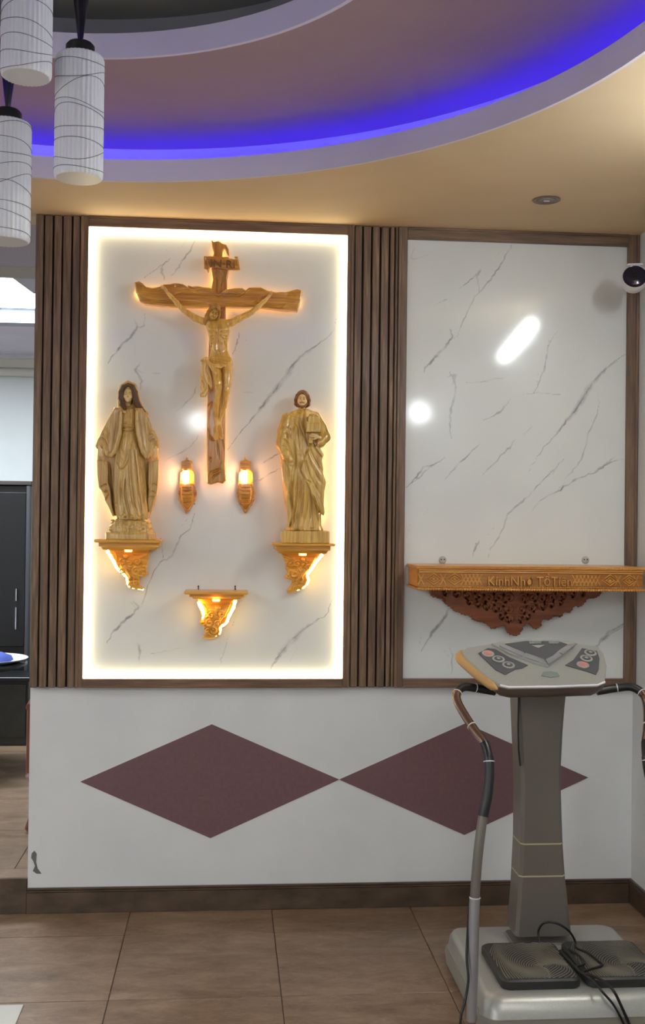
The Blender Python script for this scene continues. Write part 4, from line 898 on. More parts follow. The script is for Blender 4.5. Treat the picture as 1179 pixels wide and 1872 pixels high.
# ---------------------------------------------------------------- crucifix
def build_crucifix():
    a3 = lambda u, v, y=0.: P(220+u/3.275, 420+v/3.275, y)       # upper crop
    b3 = lambda u, v, y=0.: P(300+u/5.85, 640+v/5.85, y)         # lower crop
    c3 = lambda u, v, y=0.: P(340+u/9.825, 530+v/9.825, y)       # figure crop
    def W(f, u, v, y): x, z = f(u, v, y); return (x, y, z)
    bx, bz = P(396, 887, 0)
    T = thing('crucifix', (bx, 0, bz), 'large varnished wooden crucifix with carved figure hung high in the lit marble panel', 'crucifix')
    h = .0026; YB = -.045
    # upright
    S = Sculpt((bx-.06, -.072, bz-.01), (bx+.07, -.010, P(400, 436)[1]+.01), h)
    U = [(545, 60), (560, 75), (590, 68), (612, 85), (635, 90), (650, 120), (652, 160), (640, 150), (625, 110), (612, 130), (610, 165), (650, 165), (652, 240), (640, 300), (640, 360), (640, 400)]
    ptsU = [a3(*p, YB) for p in U]+[P(413, 560, YB), P(413, 700, YB), P(412, 800, YB), P(411, 850, YB), P(414, 878, YB), P(408, 884, YB), P(398, 882, YB), P(386, 886, YB), P(378, 884, YB), P(378, 800, YB), P(379, 700, YB), P(384, 560, YB)]+[a3(*p, YB) for p in [(545, 350), (555, 300), (545, 240), (548, 180), (560, 140), (548, 100)]]
    S.poly(ptsU, -.056, -.024, .005, .003); S.depthmap()
    st = lambda f, pts, r, off=0., md='cut', k=.002: S.stroke([f(*p, YB) for p in pts], r, off, k, md, -.056)
    for pts in ([(575, 240), (560, 270), (580, 300), (575, 340)], [(600, 250), (610, 300), (600, 350)]): st(a3, pts, .0024)
    for pts in ([(520, 560), (475, 600), (460, 700), (462, 800), (490, 900)], [(470, 890), (510, 950), (540, 960)], [(500, 1150), (495, 1200)], [(480, 1380), (500, 1320), (560, 1290), (600, 1270), (610, 1210)], [(500, 1400), (540, 1340), (600, 1310)], [(560, 960), (575, 1050), (590, 1180)], [(620, 960), (640, 1080), (635, 1200)]): st(b3, pts, .0028)
    for pts in ([(490, 1390), (520, 1335), (590, 1300), (640, 1260)], [(515, 565), (480, 650), (470, 750)]): st(b3, pts, .003, 0, 'add')
    S.mesh('upright', 'crossv', T)
    # beam
    S = Sculpt((P(240, 0)[0]-.006, -.09, P(0+400, 585)[1]), (P(557, 0)[0]+.01, -.018, P(400, 512)[1]), h)
    top = [(85, 318), (115, 312), (135, 325), (155, 345), (195, 352), (235, 345), (265, 330), (300, 328), (330, 322), (375, 328), (405, 345), (460, 340), (500, 348), (540, 352), (590, 392), (630, 362), (690, 352), (730, 352), (760, 372), (790, 348), (840, 348), (880, 368), (935, 378), (990, 378), (1030, 365), (1060, 358), (1088, 368)]
    bot = [(1078, 440), (1062, 492), (1000, 487), (930, 480), (850, 470), (760, 468), (640, 466), (520, 468), (400, 465), (330, 462), (250, 458), (150, 448), (118, 430), (95, 380)]
    S.poly([a3(*p, YB-.012) for p in top+bot], -.076, -.028, .006, .003); S.depthmap()
    st = lambda pts, r, off=0., md='cut', k=.002: S.stroke([a3(*p, YB-.012) for p in pts], r, off, k, md, -.076)
    for pts in ([(120, 330), (150, 365), (200, 370), (240, 360)], [(130, 405), (200, 430), (280, 438), (360, 440), (520, 448)], [(300, 400), (360, 375), (420, 370), (470, 385), (520, 390)], [(400, 345), (440, 362), (490, 352)], [(560, 400), (590, 412), (620, 400)], [(640, 385), (700, 400), (740, 380), (770, 368)], [(640, 440), (740, 448), (800, 440), (860, 400)], [(800, 455), (880, 462), (960, 460), (1040, 440)], [(990, 395), (1020, 390), (1050, 400)], [(330, 350), (345, 335), (360, 350)]): st(pts, .0032)
    for pts in ([(110, 425), (150, 445), (250, 455), (400, 460), (520, 462), (640, 462), (760, 463), (850, 466), (930, 476), (1055, 486)], [(400, 338), (440, 352), (480, 345)], [(740, 388), (765, 360), (790, 352)], [(590, 395), (560, 372), (540, 356)], [(594, 395), (620, 376), (634, 366)], [(780, 445), (810, 428), (850, 425)], [(930, 380), (990, 382), (1030, 370)], [(960, 470), (1000, 450), (1040, 440), (1060, 430)]): st(pts, .0034, .0006, 'add')
    S.mesh('beam', 'cross', T)
    # titulus with letters
    S = Sculpt((a3(490, 200, -.07)[0], -.085, a3(0, 268, -.07)[1]), (a3(725, 200, -.07)[0], -.045, a3(0, 140, -.07)[1]), .002)
    S.poly([a3(*p, -.065) for p in [(500, 158), (560, 160), (650, 172), (688, 178), (680, 150), (700, 152), (708, 180), (718, 240), (700, 246), (630, 240), (535, 226), (528, 262), (515, 240), (500, 232)]], -.073, -.056, .003, .002)
    S.depthmap(); S.stroke([a3(*p, -.065) for p in [(690, 185), (694, 215), (712, 232)]], .002, 0, .001, 'cut', -.073); S.stroke([a3(*p, -.065) for p in [(512, 170), (516, 200), (528, 222)]], .002, 0, .001, 'cut', -.073)
    TI = S.mesh('title_board', 'cross', T)
    x0, z0 = a3(545, 222, -.074); x1, z1 = a3(690, 185, -.074)
    text_obj('letters', 'IN\u00b7RI', (x0-.003, -.0725, z0-.001), z1-z0+.003, x1-x0, .006, 'hair2', TI, -.03)
    # the figure: one continuous body
    S = Sculpt((P(296, 0)[0], -.152, P(400, 815)[1]), (P(504, 0)[0], -.058, P(400, 522)[1]), .0023)
    Y0 = -.10
    # torso
    sh_l, sh_r = c3(330, 530, Y0), c3(800, 545, Y0)
    def ck(v, ul, ur, yc, hd): a = c3(ul, v, Y0); b = c3(ur, v, Y0); return (a[1], a[0], b[0], yc, hd)
    S.loft([ck(520, 480, 700, Y0, .013), ck(560, 400, 760, Y0, .017), ck(640, 350, 800, Y0-.002, .021), ck(750, 385, 790, Y0-.003, .0225), ck(860, 410, 765, Y0-.002, .021), ck(980, 430, 745, Y0, .0165), ck(1080, 440, 745, Y0, .0155), ck(1180, 425, 790, Y0, .018), ck(1280, 400, 840, Y0+.001, .021), ck(1400, 395, 855, Y0+.001, .021)], .005)
    # arms (shoulder, elbow, wrist), tapering
    arm = lambda pts, rs: S.chain([W(a3, *p, y) for p, y in pts], rs, .005)
    arm([((530, 552), Y0), ((495, 548), Y0), ((450, 530), Y0-.002), ((400, 498), Y0-.003), ((378, 482), Y0-.004), ((340, 440), Y0-.004), ((305, 402), Y0-.002), ((282, 378), Y0+.0)], [.016, .0145, .0135, .012, .0105, .0105, .0085, .0068])
    arm([((620, 562), Y0), ((665, 556), Y0), ((710, 532), Y0-.002), ((760, 508), Y0-.003), ((785, 494), Y0-.004), ((825, 462), Y0-.004), ((858, 432), Y0-.002), ((878, 412), Y0)], [.016, .0145, .0135, .012, .0105, .0105, .0085, .0068])
    # legs
    leg = lambda f, pts, rs: S.chain([W(f, *p, y) for p, y in pts], rs, .004)
    leg(b3, [((545, 150), Y0), ((560, 250), Y0-.010), ((575, 350), Y0-.022), ((578, 405), Y0-.028), ((572, 470), Y0-.024), ((560, 560), Y0-.014), ((552, 680), Y0-.004), ((556, 790), Y0+.004)], [.021, .0205, .0175, .0155, .0135, .0135, .0105, .008])
    leg(b3, [((675, 150), Y0), ((678, 260), Y0-.006), ((672, 370), Y0-.012), ((665, 430), Y0-.014), ((655, 500), Y0-.006), ((635, 600), Y0+.004), ((605, 700), Y0+.010), ((590, 790), Y0+.012)], [.022, .021, .0175, .0155, .0135, .0135, .0105, .008])
    # feet crossed
    leg(b3, [((556, 780), Y0+.004), ((548, 850), Y0-.006), ((556, 920), Y0-.016), ((560, 945), Y0-.018)], [.0085, .0085, .0095, .006])
    leg(b3, [((590, 780), Y0+.012), ((605, 850), Y0+.004), ((612, 920), Y0-.006), ((618, 940), Y0-.008)], [.0085, .0085, .009, .006])
    for i in range(4): S.cap(W(b3, 545+i*10, 940, Y0-.018), W(b3, 545+i*10, 958, Y0-.021), .0026, .002, .001)
    # neck
    S.cap(W(c3, 560, 560, Y0-.004), W(c3, 520, 470, Y0-.014), .012, .012, .004)
    S.depthmap()
    st = lambda f, pts, r, off=0., md='cut', k=.003: S.stroke([f(*p, Y0) for p in pts], r, off, k, md, Y0-.02)
    for pts in ([(565, 600), (575, 700), (575, 800)], [(400, 730), (470, 775), (560, 790)], [(590, 790), (680, 780), (760, 740)], [(440, 900), (490, 905), (540, 860), (580, 830)], [(600, 830), (650, 880), (690, 960), (730, 1060)], [(435, 960), (480, 955), (520, 930)],
                [(440, 1030), (490, 1010)], [(575, 900), (580, 1000), (585, 1100)], [(430, 860), (470, 850), (510, 840)], [(640, 830), (690, 850), (740, 850)], [(650, 900), (700, 905), (740, 900)]): st(c3, pts, .0024)
    for pts in ([(420, 690), (480, 730), (550, 720)], [(600, 720), (680, 725), (760, 680)], [(520, 960), (515, 1040), (540, 1110)], [(640, 960), (650, 1040), (640, 1120)]): st(c3, pts, .006, .003, 'add', .006)
    st(c3, [(585, 1140), (588, 1150)], .002); st(b3, [(625, 230), (632, 330), (622, 420), (612, 520), (596, 640)], .0026)
    st(b3, [(560, 395), (575, 400), (592, 398)], .0025, .001, 'add')
    C = S.mesh('figure', 'corpus', T)
    # hands nailed to the beam
    for key_, sx, a_, d_ in (('handL', -1, (282, 378), (252, 338)), ('handR', 1, (878, 412), (912, 372))):
        a = np.array(W(a3, *a_, Y0)); e = np.array(W(a3, *d_, Y0+.002)); Rm = mat_axes((-.6*sx, -.2, -.6) if sx > 0 else (.6, -.2, -.6), a-e)
        piece('hand%d' % sx, lambda sx=sx: hand_sculpt(side=-sx, curl=.18), 'hand', 'corpus', T, xform(Rm, .043, a))
        n = a+(e-a)*.55; MB().lathe([(0., n[1]-.012), (.0035, n[1]-.0115), (.0035, n[1]-.009), (.0012, n[1]-.009), (.001, n[1]+.02)], (n[0], 0, n[2]), 8, axis='y').build('nail', 'steel', T, 60)
    # head sunk to his right shoulder, hair, beard, crown of thorns
    hx, hz = c3(505, 385, Y0-.03); R = rot(.22, .28, .55); sc = .062; hp = (hx, Y0-.024, hz)
    piece('face', face_sculpt, 'head', 'corpus', T, xform(R, sc, hp))
    eyes(T, xform(R, sc, hp), 'hair2')
    piece('long', lambda: hair_sculpt('long'), 'hair', 'chair_', T, xform(R, sc*1.0, hp))
    piece('beard', beard_sculpt, 'beard', 'chair_', T, xform(R, sc, hp))
    m_ = MB(); r_ = np.random.default_rng(5)
    for q in range(3):
        pts = []
        for k in range(28):
            a = 2*PI*k/28; pts.append(np.array([.42*math.cos(a), .05+.47*math.sin(a), .26+.03*math.sin(3*a+q*2.1)+.02*q]))
        m_.tube([tuple((p*sc)@R.T+np.array(hp)) for p in pts], .0017, 6, True)
    for k in range(22):
        a = 2*PI*k/22; p = np.array([.43*math.cos(a), .05+.48*math.sin(a), .28]); d = np.array([math.cos(a), math.sin(a), r_.uniform(-.6, .9)])*.12
        m_.tube([tuple((p*sc)@R.T+np.array(hp)), tuple(((p+d)*sc)@R.T+np.array(hp))], [.0013, .0002], 5)
    m_.build('crown_of_thorns', 'chair_', T, 60)
    # loincloth with the knot and the hanging end
    S = Sculpt((P(360, 0)[0], -.145, P(400, 736)[1]), (P(432, 0)[0], -.068, P(400, 640)[1]), .0019)
    S.loft([ck(1195, 425, 800, Y0, .020), ck(1260, 395, 845, Y0, .024), ck(1340, 385, 862, Y0, .0255), ck(1390, 390, 860, Y0-.001, .026)], .003, lambda th, z: .02*np.cos(9*th+60*z))
    S.poly([c3(*p, Y0) for p in [(395, 1330), (600, 1330), (660, 1400), (640, 1440), (560, 1420), (500, 1440), (440, 1420)]], Y0-.030, Y0, .004, .004)
    S.chain([W(b3, 455, 95, Y0-.022), W(b3, 500, 170, Y0-.034), W(b3, 545, 250, Y0-.036), W(b3, 540, 320, Y0-.030)], [.006, .008, .007, .003], .004)
    S.ell(W(b3, 455, 95, Y0-.02), (.009, .011, .009), .003); S.ell(W(b3, 418, 108, Y0-.018), (.010, .009, .006), .006); S.cap(W(b3, 452, 98, Y0-.02), W(b3, 400, 115, Y0-.016), .006, .004, .004); S.chain([W(b3, 440, 110, Y0-.016), W(b3, 432, 180, Y0-.014), W(b3, 450, 250, Y0-.012)], [.008, .009, .007], .006)
    S.poly([b3(*p, Y0) for p in [(400, 140), (470, 140), (500, 250), (520, 400), (500, 430), (470, 370), (475, 430), (445, 500), (385, 505), (385, 480), (410, 440), (385, 400), (375, 320), (395, 260)]], Y0-.024, Y0+.002, .004, .003)
    S.depthmap()
    st = lambda f, pts, r, off=0., md='cut', k=.002: S.stroke([f(*p, Y0) for p in pts], r, off, k, md, Y0-.025)
    for pts in ([(470, 110), (520, 170), (560, 240)], [(490, 95), (560, 130), (640, 155), (730, 165)], [(500, 85), (580, 105), (735, 130)], [(460, 150), (450, 230), (480, 300), (505, 390)], [(430, 170), (415, 250), (430, 320), (455, 380), (440, 430), (400, 470)], [(400, 330), (420, 370), (425, 420)], [(470, 130), (505, 200), (530, 280)]): st(b3, pts, .0022)
    for pts in ([(480, 100), (560, 118), (650, 142), (735, 150)], [(478, 120), (530, 185), (565, 260)], [(395, 290), (430, 350), (440, 410), (405, 450)], [(445, 180), (435, 250), (455, 320)]): st(b3, pts, .0026, .0006, 'add')
    S.mesh('loincloth', 'corpus', T)
    # hidden amber light strip glued along the back of the cross
    for nm, pts in (('a', [(P(250, 535, -.02)[0], P(250, 537, -.02)[1]), (P(547, 555, -.02)[0], P(547, 553, -.02)[1])]), ('b', [P(399, 455, -.02), P(396, 870, -.02)])):
        m_ = MB(); (xa_, za_), (xb_, zb_) = pts
        m_.tube([(xa_, -.0185, za_), (xb_, -.0185, zb_)], .004, 6); m_.build('light_strip', 'strip', T, label='amber light strip behind the cross')
    MB().box(bx-.02, bx+.02, -.025, -.0125, P(400, 700)[1], P(400, 690)[1]).build('hanger', 'steel', T)
    return T
def text_obj(name, body, loc, size_z, width, depth, mat, parent, tilt=0., font=None):
    cu = bpy.data.curves.new(name, 'FONT'); cu.body = body; cu.extrude = .5; cu.size = 1; cu.resolution_u = 3
    o = bpy.data.objects.new('tmp', cu); COL.objects.link(o); dg = bpy.context.evaluated_depsgraph_get(); me = bpy.data.meshes.new_from_object(o.evaluated_get(dg))
    bpy.data.objects.remove(o); n = len(me.vertices); co = np.empty(n*3); me.vertices.foreach_get('co', co); co = co.reshape(-1, 3)
    mn, mx = co.min(0), co.max(0); q = (co-mn)/np.maximum(mx-mn, 1e-9); V = np.empty_like(q)
    V[:, 0] = loc[0]+q[:, 0]*width; V[:, 1] = loc[1]-q[:, 2]*depth; V[:, 2] = loc[2]+q[:, 1]*size_z+tilt*q[:, 0]*width
    V -= np.array(wloc(parent)); me.vertices.foreach_set('co', V.astype(np.float32).ravel()); me.materials.clear(); me.update(); me.name = name
    return link(name, me, mat, parent)
# ================================================================ BRACKETS, SCONCES, SHELF
def rect_ring(x0, x1, y0, y1, z, c=.004):
    return [(x0+c, y0, z), (x1-c, y0, z), (x1, y0+c, z), (x1, y1, z), (x0, y1, z), (x0, y0+c, z)]
def spiral(cx, cz, r, turns=1.3, a0=0., d=1, n=14): return [(cx+r*(1-.85*i/n)*math.cos(a0+d*2*PI*turns*i/n), cz+r*(1-.85*i/n)*math.sin(a0+d*2*PI*turns*i/n)) for i in range(n+1)]
def bracket(label, f, top, tops, outline, lit, scrolls, strokes, YD, cup):
    """f maps traced points to x, z; top = (u0, u1, v0, v1) of the upper board front, tops = the same for the lower board"""
    x0, zt = f(top[0], top[2], -YD); x1, _ = f(top[1], top[2], -YD); _, zb = f(top[0], top[3], -YD)
    cx = (x0+x1)/2; T = thing('bracket_shelf', (cx, 0, f(0, outline[0], 0)[1] if False else zb-.14), label, 'bracket shelf', 'carved wall brackets')
    m = MB().loft([rect_ring(x0+.003, x1-.003, -YD+.003, -.0125, zb), rect_ring(x0, x1, -YD, -.0125, zb+.003), rect_ring(x0, x1, -YD, -.0125, zt-.003), rect_ring(x0+.003, x1-.003, -YD+.003, -.0125, zt)])
    m.build('top_board', 'bracket', T)
    yd = YD-.022; xa, z1 = f(tops[0], tops[2], -yd); xb, _ = f(tops[1], tops[2], -yd); z0 = f(tops[0], tops[3], -yd)[1]; z1 = min(z1, zb)
    MB().loft([rect_ring(xa+.016, xb-.016, -yd+.016, -.0125, z0), rect_ring(xa+.010, xb-.010, -yd+.010, -.0125, z0+.35*(zb-z0)), rect_ring(xa, xb, -yd, -.0125, z0+.45*(zb-z0)), rect_ring(xa, xb, -yd, -.0125, zb)]).build('lower_board', 'bracket', T)
    pts = [f(*p, -.075) for p in outline]; A = np.array(pts); lo, hi = A.min(0), A.max(0); hi[1] = z0+.001
    S = Sculpt((lo[0]-.012, -.115, lo[1]-.01), (hi[0]+.012, -.010, hi[1]+.004), .0020)
    zt_, zb_ = hi[1], lo[1]
    S.poly(pts, -.085, -.013, .005, .003, yfn=lambda X, Z: .030*np.clip((zt_-Z)/(zt_-zb_), 0, 1)**.8+0*X)
    S.d = np.maximum(S.d, S.ax[1][None, :, None]+.0135).astype(np.float32); S.depthmap(); D0 = -.085
    for sp in scrolls:
        u, v, r, tn, a0, d = sp; c = f(u, v, -.08); S.stroke(spiral(c[0], c[1], r*1.75, tn, a0, d, 16), .0034, -.0025, .0008, 'add', D0, .003)
        S.stroke([(c[0]+r*2.0*math.cos(q), c[1]+r*2.0*math.sin(q)) for q in np.linspace(a0+.4, a0+3.6, 7)], .0022, .0, .001, 'cut', D0, .003)
    for pts_, r, md in strokes: S.stroke([f(*p, -.08) for p in pts_], r, -.001 if md == 'add' else 0, .002, md, D0)
    if cup: c = f(*cup[:2], -.08); S.ell((c[0], S.front(c[0], c[1], D0)-.004, c[1]), (cup[2], .016, cup[2]*.8), .003); 
    S.mesh('carved_foliage', 'bracket', T)
    m = MB(); m.tube([(lambda q: (q[0], -.080+.03*min(1, max(0, (zt_-q[1])/(zt_-zb_))), q[1]))(np.array(f(*p, -.08))) for p in catmull(lit, 4)], [(.0074-.0040*i/(4*(len(lit)-1)))*(1+.16*math.sin(i*1.9)) for i in range(4*(len(lit)-1)+1)], 8); m.build('light_tube', 'strip', T, 60, label='glowing amber light tube along the carved edge')
    px_ = (x0+x1)/2+.0
    MB().lathe([(0, z0-.009), (.014, z0-.009), (.016, z0-.006), (.016, z0-.0005)], (px_, -.135, 0), 16).build('puck_light', 'puck', T, 50, label='small amber puck light under the board')
    return T, x0, x1, zt
f6 = lambda u, v, y=0.: P(170+u/9.07, 980+v/9.07, y)
fj = lambda u, v, y=0.: P(480+u/4.569, 690+v/4.569, y)
fc = lambda u, v, y=0.: P(290+u/5.614, 1040+v/5.614, y)
bracket('golden carved bracket shelf under the veiled woman statue', f6, (15, 1120, 55, 105), (90, 1095, 110, 225),
        [(205, 200), (930, 200), (935, 290), (905, 400), (890, 500), (875, 560), (905, 640), (860, 670), (760, 680), (765, 740), (760, 810), (800, 860), (845, 900), (720, 890), (600, 870), (535, 800), (525, 720), (490, 645), (400, 560), (350, 470), (300, 370), (255, 290)],
        [(235, 235), (290, 330), (350, 440), (400, 540), (500, 630), (555, 700), (560, 790), (610, 850), (700, 870), (830, 895)],
        [(490, 430, .010, 1.3, 0, 1), (600, 440, .008, 1.2, 2, -1), (730, 430, .010, 1.3, 3, -1), (710, 590, .011, 1.4, 1, 1), (480, 590, .008, 1.2, 0, 1), (620, 720, .009, 1.3, 2, -1), (700, 780, .006, 1.2, 0, 1), (840, 520, .009, 1.2, 2, 1), (840, 640, .006, 1.2, 0, -1)],
        [([(360, 260), (420, 380), (480, 500), (560, 590), (640, 700), (700, 820)], .0045, 'add'), ([(960, 250), (850, 330), (700, 390)], .0035, 'add'), ([(650, 290), (700, 330), (860, 290)], .0025, 'cut'), ([(560, 480), (600, 510), (640, 480)], .003, 'add'), ([(400, 330), (440, 430), (430, 540)], .003, 'cut'), ([(740, 640), (800, 650), (860, 630)], .003, 'cut'), ([(560, 560), (620, 640), (660, 760)], .003, 'cut'), ([(780, 420), (800, 500), (790, 590)], .003, 'cut')], .19, (550, 330, .012))
bracket('golden carved bracket shelf under the bearded man statue', fj, (78, 608, 1385, 1405), (105, 568, 1408, 1470),
        [(145, 1455), (440, 1455), (500, 1470), (520, 1475), (455, 1535), (415, 1600), (385, 1665), (370, 1740), (330, 1775), (215, 1808), (205, 1785), (240, 1740), (255, 1700), (190, 1680), (185, 1660), (215, 1640), (195, 1600), (195, 1550), (170, 1500)],
        [(500, 1475), (455, 1530), (410, 1600), (375, 1650), (385, 1700), (350, 1750), (300, 1775), (215, 1795)],
        [(290, 1560, .010, 1.3, 0, 1), (350, 1570, .008, 1.2, 2, -1), (240, 1560, .010, 1.3, 3, -1), (270, 1640, .011, 1.4, 1, 1), (380, 1590, .008, 1.2, 0, 1), (310, 1690, .009, 1.3, 2, -1), (270, 1740, .006, 1.2, 0, 1), (215, 1660, .006, 1.2, 0, -1)],
        [([(440, 1500), (390, 1580), (330, 1660), (270, 1760)], .0045, 'add'), ([(160, 1475), (220, 1500), (290, 1540)], .0035, 'add'), ([(180, 1500), (230, 1530), (280, 1550)], .0025, 'cut'), ([(300, 1600), (320, 1620), (345, 1600)], .003, 'add'), ([(220, 1600), (250, 1610), (280, 1600)], .003, 'cut'), ([(340, 1600), (310, 1660), (280, 1700)], .003, 'cut')], .19, (335, 1515, .012))
TC, cx0, cx1, czt = bracket('small empty golden bracket shelf at the bottom centre of the lit panel', fc, (262, 918, 232, 262), (315, 880, 278, 310),
        [(395, 300), (800, 300), (790, 380), (745, 470), (700, 560), (645, 610), (645, 670), (600, 712), (540, 725), (465, 722), (440, 710), (480, 680), (465, 640), (470, 600), (418, 560), (415, 540), (440, 500), (420, 420), (405, 360)],
        [(785, 320), (765, 400), (720, 490), (690, 560), (635, 600), (630, 660), (590, 695), (530, 710), (470, 710)],
        [(540, 480, .009, 1.3, 0, 1), (650, 470, .009, 1.2, 2, -1), (480, 480, .008, 1.3, 3, -1), (520, 560, .010, 1.4, 1, 1), (600, 560, .007, 1.2, 0, 1), (560, 640, .009, 1.3, 2, -1), (500, 640, .006, 1.2, 0, 1), (450, 560, .006, 1.2, 0, -1)],
        [([(440, 340), (480, 400), (530, 420)], .0035, 'add'), ([(740, 340), (690, 440), (620, 540), (560, 600)], .0045, 'add'), ([(440, 370), (470, 390)], .0025, 'cut'), ([(490, 410), (530, 425)], .0025, 'cut'), ([(440, 400), (450, 470), (440, 540)], .003, 'cut'), ([(545, 600), (543, 665)], .0025, 'cut'), ([(575, 640), (585, 645)], .002, 'cut'), ([(440, 335), (430, 400), (440, 470)], .004, 'add')], .16, (612, 395, .012))
cp3 = [(412, 335), (432, 385), (455, 430), (462, 480), (448, 520)]
MB().tube([(fc(u, v, -.08)[0], -.088, fc(u, v, -.08)[1]) for u, v in cp3], [.0075, .0080, .0065, .0045, .003], 8).build('light_tube', 'strip', TC, 60, label='short glowing amber light tube along the carved edge')
# two small keyhole screw plates above the small shelf and two clips above the long shelf
for u in (408, 785):
    m_ = MB()
    for v in (178, 211):
        x, z = fc(u, v, -.013); m_.lathe([(0, -.0165), (.0025, -.0160), (.0034, -.0142), (.0034, -.0122)], (x, 0, z), 12, axis='y')
    x, z = fc(u, 195, -.013); m_.box(x-.0022, x+.0022, -.0138, -.0122, z-.009, z+.009)
    top_mesh('screw_plate', m_, 'ink', ('left' if u < 500 else 'right')+' dark double screw plate above the small empty bracket shelf', 'screw plate', 'screw plates above the small shelf', origin=(x, -.0125, z), smooth=50)
# wall sconces with a glowing bulb
f4 = lambda u, v, y=0.: P(300+u/5.85, 640+v/5.85, y)
def sconce(cu, label, bolt):
    g = lambda u, v, y=-.03: f4(cu+(u-242), v, y)
    x, z = g(242, 1745); T = thing('wall_sconce', (x, 0, z), label, 'wall lamp', 'pair of lit wooden wall sconces')
    S = Sculpt((g(95, 0)[0], -.066, z-.006), (g(390, 0)[0], -.010, g(242, 1120)[1]), .0016)
    S.poly([g(*p) for p in [(242, 1128), (252, 1150), (262, 1178), (298, 1185), (296, 1280), (318, 1300), (325, 1350), (322, 1410), (330, 1450), (348, 1530), (340, 1600), (300, 1670), (252, 1748), (232, 1748), (190, 1670), (150, 1600), (143, 1530), (160, 1440), (165, 1400), (168, 1340), (180, 1300), (200, 1280), (200, 1185), (225, 1178), (235, 1150)]], -.030, -.013, .003, .002)
    S.box((g(248, 0)[0], -.036, g(0, 1232)[1]), ((g(296, 0)[0]-g(200, 0)[0])/2, .012, (g(0, 1185)[1]-g(0, 1280)[1])/2), .002)
    S.loft([(g(0, v)[1], g(242-w, v)[0], g(242+w, v)[0], -.032, d) for v, w, d in ((1690, 14, .006), (1640, 48, .014), (1590, 66, .020), (1530, 74, .024), (1470, 72, .024), (1425, 62, .022))], .003)
    S.depthmap()
    for v in (1475, 1510, 1550, 1590, 1632): S.stroke([g(190, v), g(242, v+4), g(300, v)], .0022, 0, .0015, 'cut', -.05)
    for pts in ([(165, 1420), (152, 1530), (185, 1640), (240, 1735)], [(325, 1420), (338, 1530), (305, 1640), (250, 1735)], [(175, 1300), (172, 1400)], [(318, 1300), (318, 1400)]): S.stroke([g(*p) for p in pts], .0024, .0, .0015, 'add', -.03)
    S.mesh('body', 'cross', T)
    zc0, zc1 = g(0, 1412)[1], g(0, 1298)[1]; bxx = g(245, 0)[0]
    MB().lathe([(.0105, zc0-.002), (.0125, zc0+.001), (.0128, zc1-.001), (.0105, zc1+.002)], (bxx, -.046, 0), 20).build('bulb', 'bulb', T, 60, label='glowing warm bulb')
    MB().lathe([(.006, zc1+.001), (.009, zc1+.0015), (.009, zc1+.007), (.004, zc1+.009)], (bxx, -.046, 0), 16).build('bulb_cap', 'bracket', T, 40)
    xx, zz = g(*bolt); MB().lathe([(0, -.0165), (.0022, -.016), (.0022, -.0122)], (xx, 0, zz), 10, axis='y').build('screw', 'ink', T, 40)
    return T
sconce(245, 'lit wooden wall sconce left of the foot of the crucifix', (322, 1645)); sconce(870, 'lit wooden wall sconce right of the foot of the crucifix', (305, 1660))
# long carved shelf
sx0, _ = P(762, 1050, -.277); sx1 = I2[1]-.003; SY = -.277
szt, szb = P(762, 1034, SY)[1], P(762, 1079, SY)[1]
T = thing('ancestor_shelf', ((sx0+sx1)/2, 0, szb-.2), 'long orange carved wooden wall shelf with lettered front edge and beaded trim', 'shelf')
MB().box(sx0, sx1, SY+.006, -.0125, szt-.014, szt, .003).build('top_board', 'shelf', T)
MB().box(sx0+.008, sx0+.026, SY+.014, -.0125, szb+.012, szt-.0145, .002).build('side_board', 'shelf', T)
MB().box(sx1-.026, sx1-.008, SY+.014, -.0125, szb+.012, szt-.0145, .002).build('side_board', 'shelf', T)
MB().box(sx0+.008, sx1-.008, SY+.012, SY+.0255, szb+.010, szt-.0145, .001).build('front_board', 'shelf_shade', T)  # darker wood colour carries the recess shade behind the raised carving
MB().box(sx0+.002, sx1-.002, SY+.004, -.0125, szb+.001, szb+.0095, .002).build('bottom_board', 'shelf', T)
m_ = MB()
n = 150
for k in range(n):      # rope moulding along the top edge
    x = sx0+.012+(sx1-sx0-.024)*(k+.5)/n; m_.tube([(x-.003, SY+.0045, szt-.011), (x+.003, SY+.0045, szt-.003)], .0022, 5)
m_.build('rope_moulding', 'shelf', T, 60)['kind'] = 'stuff'
for zz in (szt-.018, szt-.026): MB().tube([(sx0+.01, SY+.010, zz), (sx1-.01, SY+.010, zz)], .0032, 8).build('moulding', 'shelf', T, 60)
for row, (zz, rr, nn) in enumerate(((szb+.0135, .0036, 120), (szb+.0035, .0052, 86))):
    m_ = MB().lathe([(0, -rr), (rr*.7, -rr*.7), (rr, 0), (rr*.7, rr*.7), (0, rr)], (0, 0, 0), 8); me = None
    for k in range(nn):
        x = sx0+.022+(sx1-sx0-.034)*(k+.5)/nn
        if me is None:
            o = m_.build('bead', 'shelf', T, 80); me = o.data
        else:
            o = bpy.data.objects.new('bead', me); COL.objects.link(o); o.parent = T
        o.location = Vector((x, SY+.004, zz))-wloc(T)+Vector((0, 0, 0))
        if k == 0: 
            me.transform(Matrix.Translation(wloc(T)))
fz0, fz1 = szb+.020, szt-.031; fm = (fz0+fz1)/2; fh = (fz1-fz0)
m_ = MB(); yy = SY+.012
def lozenge(c, w):
    for s_ in (1., .52):
        p = [(c-w*s_, yy, fm), (c, yy, fm+fh*.46*s_), (c+w*s_, yy, fm), (c, yy, fm-fh*.46*s_)]; m_.tube(p, .0036, 6, True)
    m_.lathe([(0, -.004), (.005, -.002), (.006, .0)], (c, yy, fm), 10, axis='y')
W_ = sx1-sx0
for c in (.075, .165, .845, .93): lozenge(sx0+W_*c, .034)
